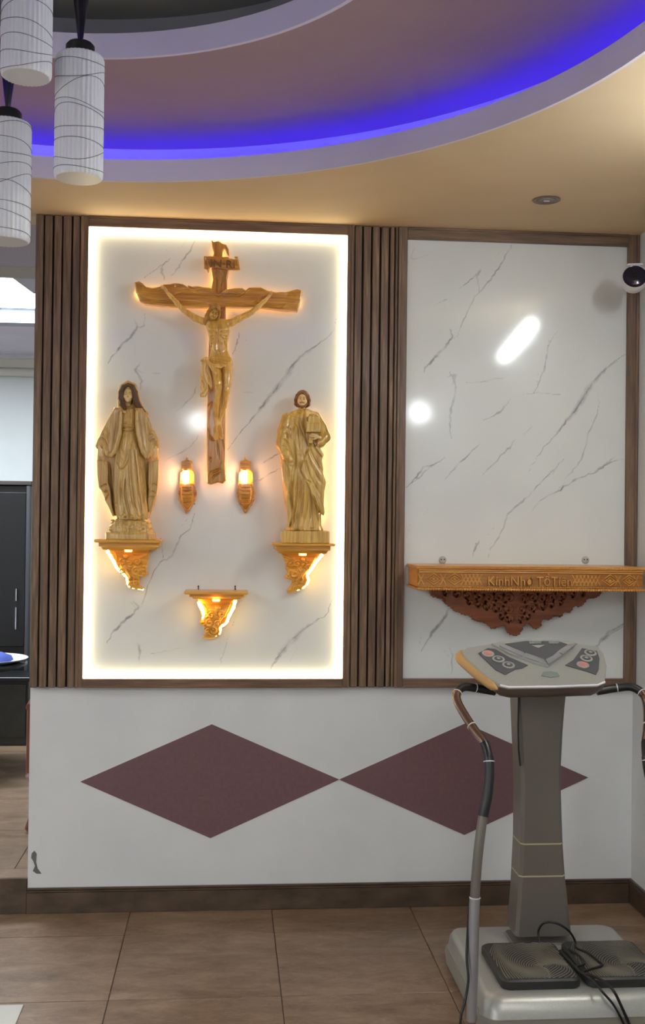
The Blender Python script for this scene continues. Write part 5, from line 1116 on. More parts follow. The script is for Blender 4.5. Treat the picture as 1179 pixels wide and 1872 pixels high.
for rng_ in ((.02, .035), (.115, .125), (.205, .285), (.69, .80), (.88, .89), (.96, .975)):
    k = 0; a, b = sx0+W_*rng_[0], sx0+W_*rng_[1]; x = a
    while x < b+.001:
        m_.tube([(x-.012, yy, fm-fh*.45), (x+.012, yy, fm+fh*.45)], .0026, 5); m_.tube([(x+.012, yy, fm-fh*.45), (x-.012, yy, fm+fh*.45)], .0026, 5); x += .016
m_.build('carved_lattice', 'shelf', T, 60)['kind'] = 'stuff'
tx0, tx1 = P(893, 1055, SY)[0], P(1046, 1055, SY)[0]
text_obj('lettering', 'K\u00ednhNh\u01a1 T\u1ed5Ti\u00ean', (tx0, SY+.0125, fz0+.001), fh*1.02, tx1-tx0, .009, 'shelf', T)
# fretwork apron under it
fa = lambda u, v, y=0.: P(720+u/2.569, 990+v/2.569, y); YA = -.06
out = [(165, 225), (970, 225), (975, 250), (940, 270), (920, 262), (900, 290), (880, 305), (850, 300), (835, 330), (800, 330), (790, 352), (750, 350), (735, 368), (700, 360), (690, 400), (668, 412), (650, 400), (640, 385), (610, 392), (605, 420), (585, 440), (560, 440), (535, 425), (528, 395), (500, 398), (470, 412), (450, 400), (430, 378), (380, 368), (360, 345), (330, 340), (290, 328), (270, 305), (250, 298), (235, 270), (200, 262), (175, 248)]
A = [fa(*p, YA) for p in out]; lo, hi = np.array(A).min(0), np.array(A).max(0); hi[1] = szb+.004
A = [(x, max(z, lo[1])) for x, z in A]; A[0] = (A[0][0], hi[1]-.004); A[1] = (A[1][0], hi[1]-.004)
S = Sculpt((lo[0]-.01, -.11, lo[1]-.01), (hi[0]+.01, -.010, hi[1]+.002), .0028)
cxx = (A[0][0]+A[1][0])/2; zt_ = hi[1]; wz = hi[1]-lo[1]
edge = [np.array(p) for p in A[1:]+A[:1]]
S.poly(A, -.060, -.028, .004, .003, yfn=lambda X, Z: -.03*np.clip(1-((X-cxx)/.30)**2, 0, 1)*np.clip((Z-lo[1])/wz, 0, 1)+.012)
S.depthmap(); rq = np.random.default_rng(8)
for a, b in zip(edge[:-2], edge[1:-1]):
    L = np.linalg.norm(b-a)
    for k in range(max(1, int(L/.011))):
        p = a+(b-a)*(k+.5)/max(1, int(L/.011)); y = S.front(p[0], p[1], -.05); r = rq.uniform(.0045, .0075); S.ell((p[0]+rq.uniform(-.002, .002), y+.006, p[1]+rq.uniform(-.001, .003)), (r, .010, r), .001)
S.d = np.maximum(S.d, S.ax[1][None, :, None]+.0135).astype(np.float32); S.depthmap(); rr = np.random.default_rng(11)
for sx in (-1, 1):
    for (dx, dz, r, a0, d) in ((.03, .035, .022, 0, 1), (.075, .03, .020, 2, -1), (.118, .035, .019, 1, 1), (.160, .028, .017, 2, -1), (.205, .025, .015, 0, 1), (.25, .020, .012, 1, -1), (.03, .085, .020, 1, 1), (.072, .078, .019, 2, -1), (.115, .072, .016, 0, 1), (.155, .062, .013, 1, -1), (.018, .130, .014, 0, 1), (.05, .118, .012, 2, -1), (.30, .016, .009, 0, 1), (.196, .055, .010, 2, 1)):
        sp = spiral(0, 0, r, 1.35, a0, d, 12); S.stroke([(cxx+sx*(dx+p), zt_-.012-dz+q) for p, q in sp], .0052, -.003, .001, 'add', -.07); S.stroke([(cxx+sx*(dx+r*1.15), zt_-.012-dz+r*.9), (cxx+sx*(dx+r*1.3), zt_-.012-dz), (cxx+sx*(dx+r*.9), zt_-.012-dz-r*1.1)], .004, .001, .001, 'cut', -.07)
        S.cap((cxx+sx*(dx+r*.55), -.13, zt_-.012-dz-r*.9), (cxx+sx*(dx+r*.55), .0, zt_-.012-dz-r*.9), .006, .006, .001, 'cut')
        S.cap((cxx+sx*(dx+r*1.0), -.13, zt_-.012-dz+r*.6), (cxx+sx*(dx+r*1.0), .0, zt_-.012-dz+r*.6), .0048, .0048, .001, 'cut'); S.cap((cxx+sx*dx, -.13, zt_-.012-dz-r*.35), (cxx+sx*dx, .0, zt_-.012-dz-r*.35), .0036, .0036, .001, 'cut')
S.mesh('fretwork_apron', 'apron', T)
MB().box(cxx-.16, cxx+.16, -.0275, -.0125, szb-.05, szb+.001).build('mounting_block', 'apron', T)
for i, u in enumerate((809, 1070)):
    x, z = P(u, 1024, -.013); m_ = MB().lathe([(0, -.019), (.012, -.018), (.0165, -.0145), (.017, -.0122)], (x, 0, z), 24, axis='y')
    o = top_mesh('mounting_clip', m_, 'clip', ('left' if i == 0 else 'right')+' round grey mounting clip above the long carved shelf', 'mounting clip', 'clips above the long shelf', origin=(x, -.0125, z), smooth=50)
    for dx in (-.0065, .0065): MB().lathe([(0, -.0205), (.003, -.0198), (.003, -.0175)], (x+dx, 0, z+.003), 10, axis='y').build('screw', 'ink', o, 40)
mary = build_mary(); jos = build_joseph(); build_crucifix()
for par, pts in ((jos, [(566, 760), (580, 830), (577, 880), (583, 930), (582, 955)]), (mary, [(205, 790), (200, 850), (208, 900), (222, 950)])):
    MB().tube([P3(u, v, -.030) for u, v in pts], .0035, 6).build('light_strip', 'strip', par, 60, label='amber light strip behind the statue')
# ================================================================ CEILING FIXTURES
dx, dy, dz = PZ(999, 365, CZ)
T = thing('recessed_downlight', (dx, dy, CZ), 'small round unlit downlight sunk in the tan ceiling above the right panel', 'downlight')
MB().lathe([(.043, CZ-.0005), (.054, CZ-.001), (.055, CZ-.004), (.047, CZ-.006), (.041, CZ-.003)], (dx, dy, 0), 40).build('rim', plain('antique_brass_rim', '7d6f5c', .35, Metallic=.5), T, 40)
MB().lathe([(.030, CZ-.0022), (.036, CZ-.004), (.040, CZ-.003), (.043, CZ-.0002)], (dx, dy, 0), 32).build('inner_ring', plain('bronze_reflector', '5a4a3c', .3, Metallic=.6), T, 40)
MB().lathe([(0, CZ-.0035), (.013, CZ-.004), (.017, CZ-.002), (.032, CZ-.0012), (.032, CZ-.0002)], (dx, dy, 0), 32).build('lens', plain('dull_lens', '8f8577', .2), T, 40)
MB().box(dx-.012, dx+.012, dy-.002, dy+.002, CZ-.008, CZ-.0035, .001).build('lamp_bridge', 'steel', T)
# pendant lamps
def pendant(label, u, vtop, vbot, wpx, first=None):
    dpt = 2010.2*.12/wpx; yy = -CD+dpt; x, zt = P(u, vtop, yy); _, zb = P(u, vbot, yy); Hh = .305
    zb = zb+.008; T = thing('pendant_lamp', (x, yy, zb), label, 'pendant lamp', 'ribbed glass pendant lamps')
    zt = zb+Hh; R = .059
    fl = lambda a: .022*math.cos(34*a)
    MB().lathe([(R*.93, zb), (R*.985, zb+.004), (R, zb+.012), (R, zt-.010), (R*.95, zt-.002), (R*.9, zt), (R*.86, zt-.002), (R*.93, zt-.012), (R*.94, zb+.02), (R*.9, zb+.004)], (x, yy, 0), 144, fl).build('glass_shade', 'lamp_glass', T, 50)
    MB().lathe([(0, zb+.012), (R*.91, zb+.012), (R*.91, zb+.009), (0, zb+.009)], (x, yy, 0), 48).build('diffuser', 'lamp_glass', T, 40)
    r_ = np.random.default_rng(int(u*7+9))
    k = 0
    for zc in np.linspace(zb+.02, zt-.02, 9):
        a0 = r_.uniform(0, 2*PI); am = r_.uniform(.004, .02); pts = [(x+R*1.024*math.cos(2*PI*q/40), yy+R*1.024*math.sin(2*PI*q/40), min(zt-.003, max(zb+.004, zc+am*math.sin(2*PI*q/40+a0)+am*.4*math.sin(4*PI*q/40+a0*2)))) for q in range(40)]
        MB().tube(pts, .0007, 5, True).build('wound_thread', 'shade_line', T, 60)
    MB().lathe([(R*.9, zt-.001), (R*.62, zt+.001), (R*.60, zt+.003), (R*.60, zt+.026), (R*.5, zt+.033), (R*.2, zt+.035), (R*.14, zt+.040)], (x, yy, 0), 32).build('cap', 'black', T, 40)
    MB().lathe([(.006, zt+.0395), (.0075, zt+.05), (.015, zt+.11), (.0215, zt+.17), (.024, zt+.21), (.02, zt+.222), (.003, zt+.226), (.0028, 3.327)], (x, yy, 0), 24).build('stem', 'blackgloss', T, 40)
    MB().lathe([(0, 3.30), (.04, 3.302), (.045, 3.312), (.045, 3.3295)], (x, yy, 0), 32).build('ceiling_rose', 'black', T, 40)
    return T
pendant('white ribbed glass pendant lamp hanging whole, lowest part over the panel', 146.5, 105, 333, 87)
pendant('white ribbed glass pendant lamp highest in the top left corner', 51, -80, 148, 90)
pendant('lowest white ribbed glass pendant lamp, half cut off by the left edge', 14, 232, 448, 84)
# lamps out of view: those that mirror in the marble, then added fill panels
def mirror_point(u, v, x=None, z=None):      # where a lamp stands whose reflection in the slabs is at a pixel
    d = ray(u, v); t = ((x/d[0]) if x is not None else (z-CH)/d[2]); p = CAMP+d*t; return (p[0], -p[1]-.024, p[2])
a, b = mirror_point(921, 652, x=XR-.065), mirror_point(971, 593, x=XR-.065)
T = thing('tube_lamp', (XR, (a[1]+b[1])/2, a[2]-.05), 'white tube lamp mounted on the right wall in front of the panels', 'wall lamp')
m_ = MB(); m_.tube([a, b], .037, 16); m_.build('tube', 'tube', T, 60)
MB().box(XR-.024, XR-.001, min(a[1], b[1])-.03, max(a[1], b[1])+.03, min(a[2], b[2])-.02, max(a[2], b[2])+.02, .004).build('housing', 'white', T)
for i, (u, v) in enumerate(((766, 754), (362, 770))):
    p = mirror_point(u, v, z=2.63) if i else mirror_point(u, v, x=1.62)
    T = thing('globe_lamp', (p[0], p[1], p[2]), ('right' if i == 0 else 'left')+' round globe ceiling lamp behind the camera', 'ceiling lamp', 'globe lamps behind the camera')
    MB().lathe([(0, p[2]-.085), (.05, p[2]-.07), (.082, p[2]-.025), (.085, p[2]+.01), (.06, p[2]+.06), (.045, p[2]+.07)], (p[0], p[1], 0), 28).build('globe', 'globe', T, 60)
    MB().lathe([(.045, p[2]+.07), (.05, p[2]+.07), (.05, p[2]+.09), (.008, p[2]+.095), (.006, CZ+.002)], (p[0], p[1], 0), 24).build('mount', 'white', T, 40)
for i, (x, y, w, l) in enumerate(((-3.5, -2.2, .6, 1.2), (-3.5, -4.6, .6, 1.2), (-2.7, -6.2, .9, 1.2), (1.12, -4.1, .3, 1.2))):  # unseen fill panels, added to brighten the room
    T = thing('light_panel', (x, y, CZ-.03), 'added white fill panel on the ceiling, '+('nearest the step', 'in the middle of the left side', 'farthest back', 'narrow one near the right wall')[i], 'ceiling lamp', 'added fill panels out of view')
    MB().box(x-w/2, x+w/2, y-l/2, y+l/2, CZ-.028, CZ-.0005, .004).build('frame', 'white', T)
    MB().box(x-w/2+.02, x+w/2-.02, y-l/2+.02, y+l/2-.02, CZ-.032, CZ-.0282).build('diffuser', 'fillglow', T)
T = thing('light_panel', (-2.2, 2.3, 3.08), 'large cool white light panel on the ceiling of the adjoining room', 'ceiling lamp')
MB().box(-3.3, -1.15, 1.74, 2.86, 3.09, 3.1195, .004).build('frame', 'white', T); MB().box(-3.27, -1.18, 1.77, 2.83, 3.085, 3.0898).build('diffuser', 'farglow', T)
# ================================================================ SECURITY CAMERA on the right wall
cx_, cz_ = P(1154, 510, -.30)
T = thing('security_camera', (XR, -.30, cz_), 'white security camera with round dark face, mounted on the right wall', 'camera')
R_ = Matrix.Translation((cx_+.012, -.30, cz_)) @ Matrix.Rotation(math.radians(-14), 4, 'Z') @ Matrix.Rotation(math.radians(-14), 4, 'X')
def rm(mb, R): mb.v = [tuple(R @ Vector(p)) for p in mb.v]; return mb
rm(MB().lathe([(0, .062), (.03, .056), (.048, .036), (.055, .008), (.055, -.016), (.051, -.026), (.046, -.022), (.046, -.012)], (0, 0, 0), 40, axis='y'), R_).build('housing', 'white', T, 40)
rm(MB().lathe([(0, -.034), (.018, -.033), (.034, -.030), (.045, -.024), (.0485, -.026), (.0485, -.004)], (0, 0, 0), 40, axis='y'), R_).build('dark_face', plain('navy_black_glass', '14162a', .12), T, 60)
rm(MB().lathe([(0, -.040), (.007, -.039), (.009, -.033)], (0, 0, 0), 20, axis='y'), R_).build('lens', 'blackgloss', T, 60)
rm(MB().box(-.030, .034, -.030, .0, .050, .058, .003), R_).build('sun_hood', 'white', T)
MB().tube([(cx_+.04, -.285, cz_+.01), (cx_+.09, -.275, cz_+.03), (XR-.018, -.275, cz_+.03)], .012, 12).build('arm', 'white', T, 60)
MB().lathe([(0, XR-.022), (.032, XR-.019), (.036, XR-.010), (.036, XR-.0004)], (0, -.275, cz_+.03), 28, axis='x').build('wall_mount', 'white', T, 40)
# ================================================================ VIBRATION PLATE MACHINE
MX = 1.175; T = thing('vibration_plate_machine', (MX, -.92, 0), 'silver standing vibration exercise machine with tilted console and dark foot pads, by the right wall', 'exercise machine')
def rr_ring(x0, x1, y0, y1, z, r, n=6):
    out = []
    for cx, cy, a0 in ((x1-r, y1-r, 0), (x0+r, y1-r, 90), (x0+r, y0+r, 180), (x1-r, y0+r, 270)):
        for k in range(n+1): a = math.radians(a0+90*k/n); out.append((cx+r*math.cos(a), cy+r*math.sin(a), z))
    return out
by0, by1, bw = -1.245, -.600, .325
bx0, bx1 = MX-bw, MX+bw
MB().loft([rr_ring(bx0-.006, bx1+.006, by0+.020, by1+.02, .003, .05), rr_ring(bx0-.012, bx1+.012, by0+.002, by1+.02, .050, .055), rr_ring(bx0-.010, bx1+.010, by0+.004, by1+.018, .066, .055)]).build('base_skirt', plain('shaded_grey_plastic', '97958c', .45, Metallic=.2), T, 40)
MB().loft([rr_ring(bx0-.004, bx1+.004, by0-.004, by1+.014, .0665, .055), rr_ring(bx0, bx1, by0, by1+.012, .080, .055), rr_ring(bx0+.004, bx1-.004, by0+.012, by1+.008, .110, .055), rr_ring(bx0+.014, bx1-.014, by0+.032, by1, .126, .05), rr_ring(bx0+.026, bx1-.026, by0+.05, by1-.012, .131, .045)]).build('base_platform', 'silver', T, 50)
for sx in (-1, 1):
    for y in (by0+.09, by1-.06): MB().lathe([(.02, .0), (.024, .002), (.024, .004)], (MX+sx*.24, y, 0), 16).build('rubber_foot', 'black', T)
# column
cy1 = -.80
def col_ring(z, xa, xb, d, g=.012):
    return [(xa, cy1+d, z), (xa, cy1+g, z), (xa+g, cy1, z), (xb-g, cy1, z), (xb, cy1+g, z), (xb, cy1+d, z)]
ck_ = [(1712, 943, 1046), (1690, 944, 1043), (1640, 948, 1038), (1602, 950, 1034), (1543, 953, 1030), (1450, 954, 1027), (1400, 953, 1027), (1340, 950, 1030), (1290, 948, 1034), (1262, 947, 1037)]
MB().loft([col_ring(max(.128, P(990, v, cy1)[1]), P(a, v, cy1)[0], P(b, v, cy1)[0], .12) for v, a, b in ck_]).build('column', 'column', T, 25)
for v, a, b in ((1543, 953, 1030), (1602, 950, 1034)):
    z = P(990, v, cy1)[1]; xa_, xb_ = P(a, v, cy1)[0], P(b, v, cy1)[0]
    MB().loft([[(p[0]+(-.0015 if p[0] < MX else .0015), p[1]-.0015 if p[1] < cy1+.05 else p[1], zz) for p in col_ring(zz, xa_, xb_, .11)] for zz in (z-.0025, z+.0025)]).build('tape_band', 'tape', T)
MB().loft([rr_ring(P(936, 1712, cy1)[0], P(1056, 1712, cy1)[0], cy1-.006, cy1+.14, .1305, .02), rr_ring(P(939, 1712, cy1)[0], P(1052, 1712, cy1)[0], cy1-.003, cy1+.135, .139, .02)]).build('column_foot', 'column', T, 40)
# console: a tilted slab, drawn on its own plane
TAN = .45; yA = -1.03; zA = P(1010, 1256, yA)[1]
def CP(u, v, off=0.):     # pixel -> point on the console's tilted top plane
    d = ray(u, v); n = np.array([0, -TAN, 1.]); t = ((zA-(-TAN*0)-CAMP[2])-TAN*(yA-CAMP[1]))/(d[2]-TAN*d[1])
    p = CAMP+d*t; n /= np.linalg.norm(n); return p+n*off
top = [(912, 1250), (930, 1254), (1010, 1253), (1092, 1250), (1106, 1244), (1109, 1215), (1104, 1195), (1094, 1181), (1050, 1176), (990, 1172), (930, 1173), (890, 1178), (852, 1184), (843, 1190), (850, 1202), (880, 1228)]
tp = [CP(*p) for p in top]; cen = np.mean(tp, 0); nrm = np.array([0, -TAN, 1.]); nrm /= np.linalg.norm(nrm)
def shr(k, off): return [tuple(cen+(p-cen)*k+nrm*off) for p in tp]
MB().loft([shr(.985, 0), shr(1., -.006), shr(1.0, -.014)]).build('console_top', 'silver', T, 35)
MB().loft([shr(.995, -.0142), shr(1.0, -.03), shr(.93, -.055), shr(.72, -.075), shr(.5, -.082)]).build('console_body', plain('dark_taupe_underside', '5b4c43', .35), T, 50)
def plate(name, px, mat, h0, h1, par=None, bev=.0, label=None):
    q = [CP(*p) for p in px]; c = np.mean(q, 0)
    m = MB().loft([[tuple(p+nrm*h0) for p in q], [tuple(p+nrm*h1) for p in q], [tuple(c+(p-c)*(1-bev)+nrm*(h1+.001)) for p in q]])
    return m.build(name, mat, par or T, 40, label=label)
g3 = lambda u, v: (800+u/3.111, 1150+v/3.111)
kp = plate('keypad', [g3(*p) for p in [(232, 140), (285, 112), (330, 118), (410, 165), (512, 208), (480, 225), (440, 232), (385, 262), (330, 235)]], 'panel', .0003, .002)
kq = plate('keypad', [g3(*p) for p in [(820, 112), (905, 128), (920, 170), (915, 235), (900, 262), (850, 245), (725, 208), (770, 180)]], 'panel', .0003, .002)
def button(par, u, v, red=False):
    c = CP(*g3(u, v), .0032); e1 = np.array([1., 0, 0]); e2 = np.cross(nrm, e1)
    def disc(r0, z0, z1, mat, name, p2, lab=None):
        rings = [[tuple(c+nrm*z+(e1*math.cos(2*PI*k/20)+e2*math.sin(2*PI*k/20))*r) for k in range(20)] for r, z in ((r0, z0), (r0, z1*.6), (r0*.85, z1))]
        return MB().loft(rings).build(name, mat, p2, 50, label=lab)
    b = disc(.0225, -.001, .003, 'silver', 'button', par); disc(.0155, .0031, .0045, 'red' if red else 'panel', 'button_face', par, 'pale red button face' if red else None)
    if not red: disc(.0065, .0046, .0052, 'silver', 'button_mark', par)
button(kp, 286, 145, True); button(kp, 345, 176); button(kp, 402, 210)
button(kq, 868, 140); button(kq, 845, 172); button(kq, 825, 208, True)
ds = plate('display_wedge', [g3(*p) for p in [(305, 92), (380, 76), (520, 68), (690, 72), (785, 88), (775, 105), (700, 165), (625, 222), (545, 200), (400, 145)]], 'silver', .0, .008, None, .08)
plate('display_screen', [g3(*p) for p in [(380, 98), (500, 82), (690, 84), (735, 100), (690, 130), (640, 175), (605, 190), (500, 150)]], 'panel', .009, .0098, ds)
for pts in ([(385, 108), (490, 150), (480, 172), (350, 112)], [(498, 152), (605, 190), (622, 218), (490, 176)], [(735, 104), (790, 98), (712, 160), (690, 150)], [(685, 153), (708, 164), (628, 218), (612, 190)]):
    plate('wedge_key', [g3(*p) for p in pts], 'steel', .0092, .013, ds, .05)
for pts in ([(515, 86), (590, 84), (585, 98), (520, 100)], [(625, 84), (690, 86), (680, 100), (630, 98)]): plate('display_digit_window', [g3(*p) for p in pts], 'lcd', .0102, .0115, ds)
for pts in ([(530, 108), (610, 106), (570, 124)],): plate('display_arrow', [g3(*p) for p in pts], 'chrome', .0102, .0115, ds)
plate('sensor_window', [g3(*p) for p in [(588, 268), (600, 248), (640, 243), (680, 250), (692, 270), (640, 277)]], 'lcd', .0003, .002)
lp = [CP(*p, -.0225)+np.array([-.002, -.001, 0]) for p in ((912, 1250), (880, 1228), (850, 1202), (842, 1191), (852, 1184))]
MB().tube([tuple(p) for p in catmull(lp, 4)], [.004]+[.0165]*15+[.006], 12).build('reflection_cheek', 'reflect_tint', T, 60, label='side cheek with the warm reflection painted amber')  # amber colour paints in the warm reflection on the console's side
MB().tube([tuple(CP(u, v, -.004)+np.array([0, -.003, 0])) for u, v in ((914, 1251), (930, 1254.5), (1010, 1253.5), (1092, 1250.5), (1105, 1245))], .0045, 8).build('front_lip', 'white', T, 60)
# handle bars
def HP(u, v, y): return P3(u, v, y)
hp = [HP(905, 1264, -.90), HP(870, 1258, -.905), HP(848, 1256, -.92), HP(836, 1266, -.945), HP(836, 1282, -.975), HP(850, 1308, -1.03), HP(870, 1338, -1.09), HP(885, 1358, -1.13), HP(893, 1385, -1.16), HP(894, 1420, -1.18), HP(890, 1460, -1.2), HP(883, 1492, -1.21), HP(874, 1560, -1.225), HP(868, 1640, -1.235), HP(865, 1740, -1.24), HP(862, 1866, -1.245)]
def seg(a, b): return [tuple(p) for p in catmull(hp, 5)][a*5:b*5+1]
def bars(mirror):
    mm = (lambda p: (2*MX-p[0]-.072, p[1], p[2])) if mirror else (lambda p: p)
    MB().tube([mm(p) for p in seg(0, 3)], .0150, 14).build('handle_grip', 'black', T, 60)
    MB().tube([mm(p) for p in seg(3, 7)], .0150, 14).build('handle_tube', plain('brown_reflection_chrome', '9a8170', .18, Metallic=.9), T, 60)  # brown tint in the chrome stands for what it reflects
    MB().tube([mm(p) for p in seg(7, 8)], .0162, 14).build('handle_grip', 'black', T, 60)
    MB().tube([mm(p) for p in seg(8, 11)], [.0178]*len(seg(8, 11)), 14).build('handle_grip', 'black', T, 60)
    m = MB().tube([mm(p) for p in seg(11, 13)], .0158, 14); m.build('handle_tube', 'column', T, 60)
    MB().tube([mm(p) for p in seg(13, 15)], .0172, 14).build('handle_tube', 'steel', T, 60)
    for k, r in ((1, .0162), (3.1, .0162), (5.6, .0165), (8.3, .019), (13, .0186)):
        i = int(k*5); q = [mm(tuple(p)) for p in catmull(hp, 5)[i:i+2]]; a = Vector(q[0]); d = (Vector(q[1])-a).normalized()*.003
        MB().tube([tuple(a), tuple(a+d)], r, 16).build('clamp_ring', 'white', T, 60)
bars(False); bars(True)
# foot pads with curved tread ridges
def foot_pad(x0, x1, y0, y1, z0, z1):
    r = .03; fp = MB().loft([rr_ring(x0+.004, x1-.004, y0+.004, y1-.004, z0, r), rr_ring(x0, x1, y0, y1, z0+.006, r), rr_ring(x0, x1, y0, y1, z1-.006, r), rr_ring(x0+.006, x1-.006, y0+.006, y1-.006, z1, r)]).build('foot_pad', 'pad', T, 40)
    cx, cy = (x0+x1)/2+.03, y0+.11; m = MB(); inside = lambda x, y: x0+.012 < x < x1-.012 and y0+.012 < y < y1-.012
    for k in range(26):
        rr = .008+k*.0088; run = []
        for q in range(0, 181):
            a = 2*PI*q/180; p = (cx+rr*.8*math.cos(a)+.012*math.sin(3*a+k*.25), cy+rr*1.25*math.sin(a)+.01*math.cos(2*a+k*.2), z1+.0002)
            if inside(*p[:2]) and q < 180: run.append(p)
            else:
                if len(run) > 2: m.tube(run[::3]+[run[-1]] if (len(run)-1) % 3 else run[::3], .0019, 5)
                run = []
    m.build('tread_ridges', 'ridge', fp, 60)['kind'] = 'stuff'
    return fp
pzt = .165
p0 = PZ(922, 1793, pzt); p1 = PZ(1060, 1793, pzt); p2 = PZ(890, 1723, pzt)
fx0, fx1, fy0, fy1 = p0[0]-.006, p0[0]+.263, p0[1], p2[1]
foot_pad(fx0, fx1, fy0, fy1, .1312, pzt)
gx = fx1+.022; foot_pad(gx, gx+(fx1-fx0), fy0, fy1, .1312, pzt)
# cables
MACH = T
def cable(name, pts, r, label, catg, mat='cable'):
    return MB().tube([tuple(p) for p in catmull(pts, 6)], r, 8).build(name, mat, MACH, 60)
zt_ = pzt+.008
def on(u, v, z): return PZ(u, v, z)
cable('power_cable', [on(987, 1722, .172), P3(984, 1702, fy1-.01), P3(995, 1687, fy1-.03), P3(1018, 1688, fy1-.04), P3(1040, 1702, fy1-.04), P3(1052, 1722, fy1-.03), on(1053, 1732, .172), on(1075, 1742, .171), on(1095, 1758, .171), on(1100, 1765, .171), on(1078, 1772, .171), on(1062, 1778, .171)], .0042, 'black cable looped upright over the two foot pads', 'cable')
cable('strap_cord', [on(1024, 1738, .171), on(1044, 1760, .171), on(1062, 1778, .172), on(1080, 1782, .172), on(1105, 1795, .172), P3(1122, 1812, by0-.014), P3(1135, 1838, by0-.014), P3(1150, 1872, by0-.014), P3(1162, 1905, by0-.014)], .0048, 'black cord running off the front edge of the machine, right of the other cord', 'cord')
cable('strap_cord', [on(1040, 1735, .171), on(1060, 1748, .173), on(1068, 1762, .172), on(1052, 1768, .171), on(1068, 1782, .173), on(1085, 1794, .172), P3(1100, 1812, by0-.014), P3(1122, 1838, by0-.014), P3(1140, 1872, by0-.014), P3(1150, 1905, by0-.014)], .0040, 'thin black cord with a small loop running off the front edge of the machine', 'cord')
cable('floor_cable', [P3(858, 1650, -1.215), P3(855, 1700, -1.23), P3(853, 1750, -1.25), P3(856, 1790, -1.27), P3(850, 1830, -1.29), P3(842, 1862, -1.31), (P(838, 1885, -1.34)[0], -1.34, .0052), (P(820, 1900, -1.36)[0], -1.4, .0052)], .0042, 'black cable hanging along the left handle bar down to the floor', 'cable')
MB().tube([P3(948, 1272, -.795), P3(947, 1330, -.80), P3(948, 1370, -.80), P3(951, 1400, -.797)], .0035, 8).build('console_cable', 'cable', T, 60)
# ================================================================ ADJOINING ROOM FURNITURE
ky = 3.1; kx1 = P(53, 1100, ky)[0]; kz1 = P(30, 887, ky)[1]
T = thing('cabinet', (-2.2, ky+.25, FZ), 'tall black gloss cabinet in the adjoining room beyond the left end of the wall', 'cabinet')
MB().box(-2.9, kx1, ky+.02, ky+.5, FZ+.0005, kz1, .006).build('body', 'cabinet', T)
for x0, x1 in ((-2.89, -2.05), (-2.04, kx1-.028)):
    d = MB().box(x0+.01, x1, ky, ky+.0195, FZ+.62, kz1-.05, .004).build('door', 'cabinet', T)
    hx = x1-.10 if x0 < -2.1 else P(30, 1110, ky)[0]
    for a, b in ((1076, 1098), (1110, 1150)):
        za_, zb_ = P(30, b, ky)[1], P(30, a, ky)[1]; MB().tube([(hx, ky-.014, za_), (hx, ky-.014, zb_)], .006, 10).tube([(hx, ky-.014, za_+.01), (hx, ky+.001, za_+.01)], .004, 8).tube([(hx, ky-.014, zb_-.01), (hx, ky+.001, zb_-.01)], .004, 8).build('handle', 'chrome', d, 60)
MB().box(-2.91, kx1+.01, ky-.01, ky+.51, kz1+.0005, kz1+.03, .004).build('cornice', plain('dark_brown_edge', '3b322f', .4), T)
MB().box(kx1-.027, kx1-.002, ky-.006, ky+.0195, FZ+.01, kz1-.002, .003).build('corner_post', plain('grey_edge_trim', '4b4a50', .3, Metallic=.3), T)
T2z = P(30, 1238, ky-.35)[1]
T = thing('low_cupboard', (-2.2, ky-.18, FZ), 'dark olive low cupboard with black top in front of the tall black cabinet', 'cupboard')
MB().box(-2.9, P(53, 1300, ky-.35)[0]-.01, ky-.34, ky-.015, FZ+.0005, T2z-.03, .004).build('body', 'cabinetlow', T)
MB().box(-2.92, P(53, 1300, ky-.35)[0]+.004, ky-.36, ky-.012, T2z-.0295, T2z, .004).build('top', 'cabinet', T)
for x0, x1 in ((-2.85, -2.2), (-2.18, P(50, 1300, ky-.35)[0]-.01)): MB().box(x0, x1, ky-.352, ky-.3405, FZ+.06, T2z-.05, .003).build('door', 'cabinetlow', T)
T3z = P(30, 1205, 2.1)[1]; tx1_ = P(52, 1200, 2.1)[0]
T = thing('side_table', (tx1_-.42, 2.1, FZ), 'black pedestal table holding the white tray in the adjoining room', 'table')
MB().lathe([(0, T3z-.045), (.39, T3z-.045), (.41, T3z-.035), (.41, T3z-.022), (.40, T3z-.018)], (tx1_-.42, 2.1, 0), 40).build('table_top', 'blackgloss', T, 40)
MB().lathe([(.04, FZ+.02), (.03, FZ+.1), (.03, T3z-.0455)], (tx1_-.42, 2.1, 0), 20).build('column', 'black', T, 40)
MB().lathe([(.2, FZ+.001), (.2, FZ+.012), (.05, FZ+.0195)], (tx1_-.42, 2.1, 0), 32).build('foot', 'black', T, 40)
T = thing('oval_tray', (tx1_-.27, 2.1, T3z-.017), 'white oval tray with a folded blue cloth on the black table', 'tray')
MB().lathe([(0, T3z-.017), (.2, T3z-.0165), (.262, T3z+.004), (.266, T3z+.008), (.258, T3z+.008), (.2, T3z-.008), (0, T3z-.010)], (tx1_-.27, 2.1, 0), 48).build('dish', 'tray', T, 60)
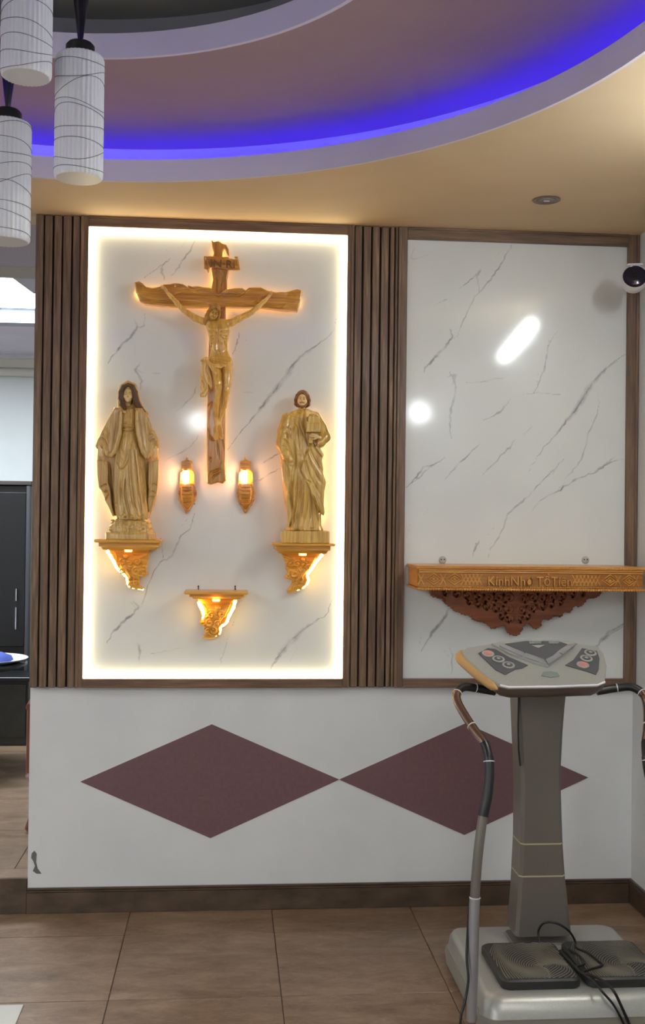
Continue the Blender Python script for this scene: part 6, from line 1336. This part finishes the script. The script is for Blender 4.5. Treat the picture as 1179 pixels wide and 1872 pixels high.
MB().loft([rr_ring(tx1_-.46, tx1_-.10, 1.98, 2.2, T3z-.0075, .05), rr_ring(tx1_-.45, tx1_-.11, 1.985, 2.19, T3z+.018, .05), rr_ring(tx1_-.42, tx1_-.16, 2.01, 2.16, T3z+.04, .05)]).build('cloth', 'blue', T, 50)
# red brown wooden chair partly behind the end of the wall
hx0 = P(50, 1150, .75)[0]+.018; T = thing('wooden_chair', (hx0+.25, .95, FZ), 'red brown wooden chair mostly hidden behind the left end of the wall', 'chair')
def cz(v): return P(52, v, .75)[1]
xa_, xb_ = hx0+.01, hx0+.48; zs = cz(1420)
MB().loft([rr_ring(xa_-.015, xb_+.02, .66, 1.14, zs-.02, .10), rr_ring(xa_-.03, xb_+.03, .64, 1.16, zs+.01, .12), rr_ring(xa_-.015, xb_+.02, .66, 1.14, zs+.035, .10)]).build('seat', 'red_wood', T, 50)
for x in (xa_+.02, xb_-.02):
    MB().tube([(x, .70, FZ+.002), (x-.01 if x < hx0+.2 else x+.01, .69, FZ+.02), (x, .71, FZ+.08), (x, .72, zs-.021)], [.022, .028, .02, .022], 10).build('leg', 'red_wood', T, 60)
    MB().tube([(x, 1.12, FZ+.002), (x, 1.10, zs), (x, 1.13, zs+.35), (x, 1.17, cz(1120)+.05)], [.02, .022, .02, .016], 10).build('leg', 'red_wood', T, 60)
for k in range(5):
    v = 1125+k*14; z = P(52, v, 1.1)[1]-.12+.12; MB().box(xa_+.0, xb_-.0, 1.115+.01*(4-k)*.3, 1.14+.01*(4-k)*.3, z-.014, z+.008, .003).build('back_slat', 'red_wood', T)
MB().tube([(xa_-.02, 1.16, cz(1118)+.03), ((xa_+xb_)/2, 1.18, cz(1112)+.06), (xb_+.02, 1.16, cz(1118)+.03)], .024, 10).build('top_rail', 'red_wood', T, 60)
for x in (xa_-.005, xb_+.005): MB().tube([(x, .70, cz(1290)), (x, .9, cz(1280)), (x, 1.13, cz(1285))], .018, 10).tube([(x, .72, cz(1290)), (x, .72, zs+.03)], .015, 10).build('armrest', 'red_wood', T, 60)
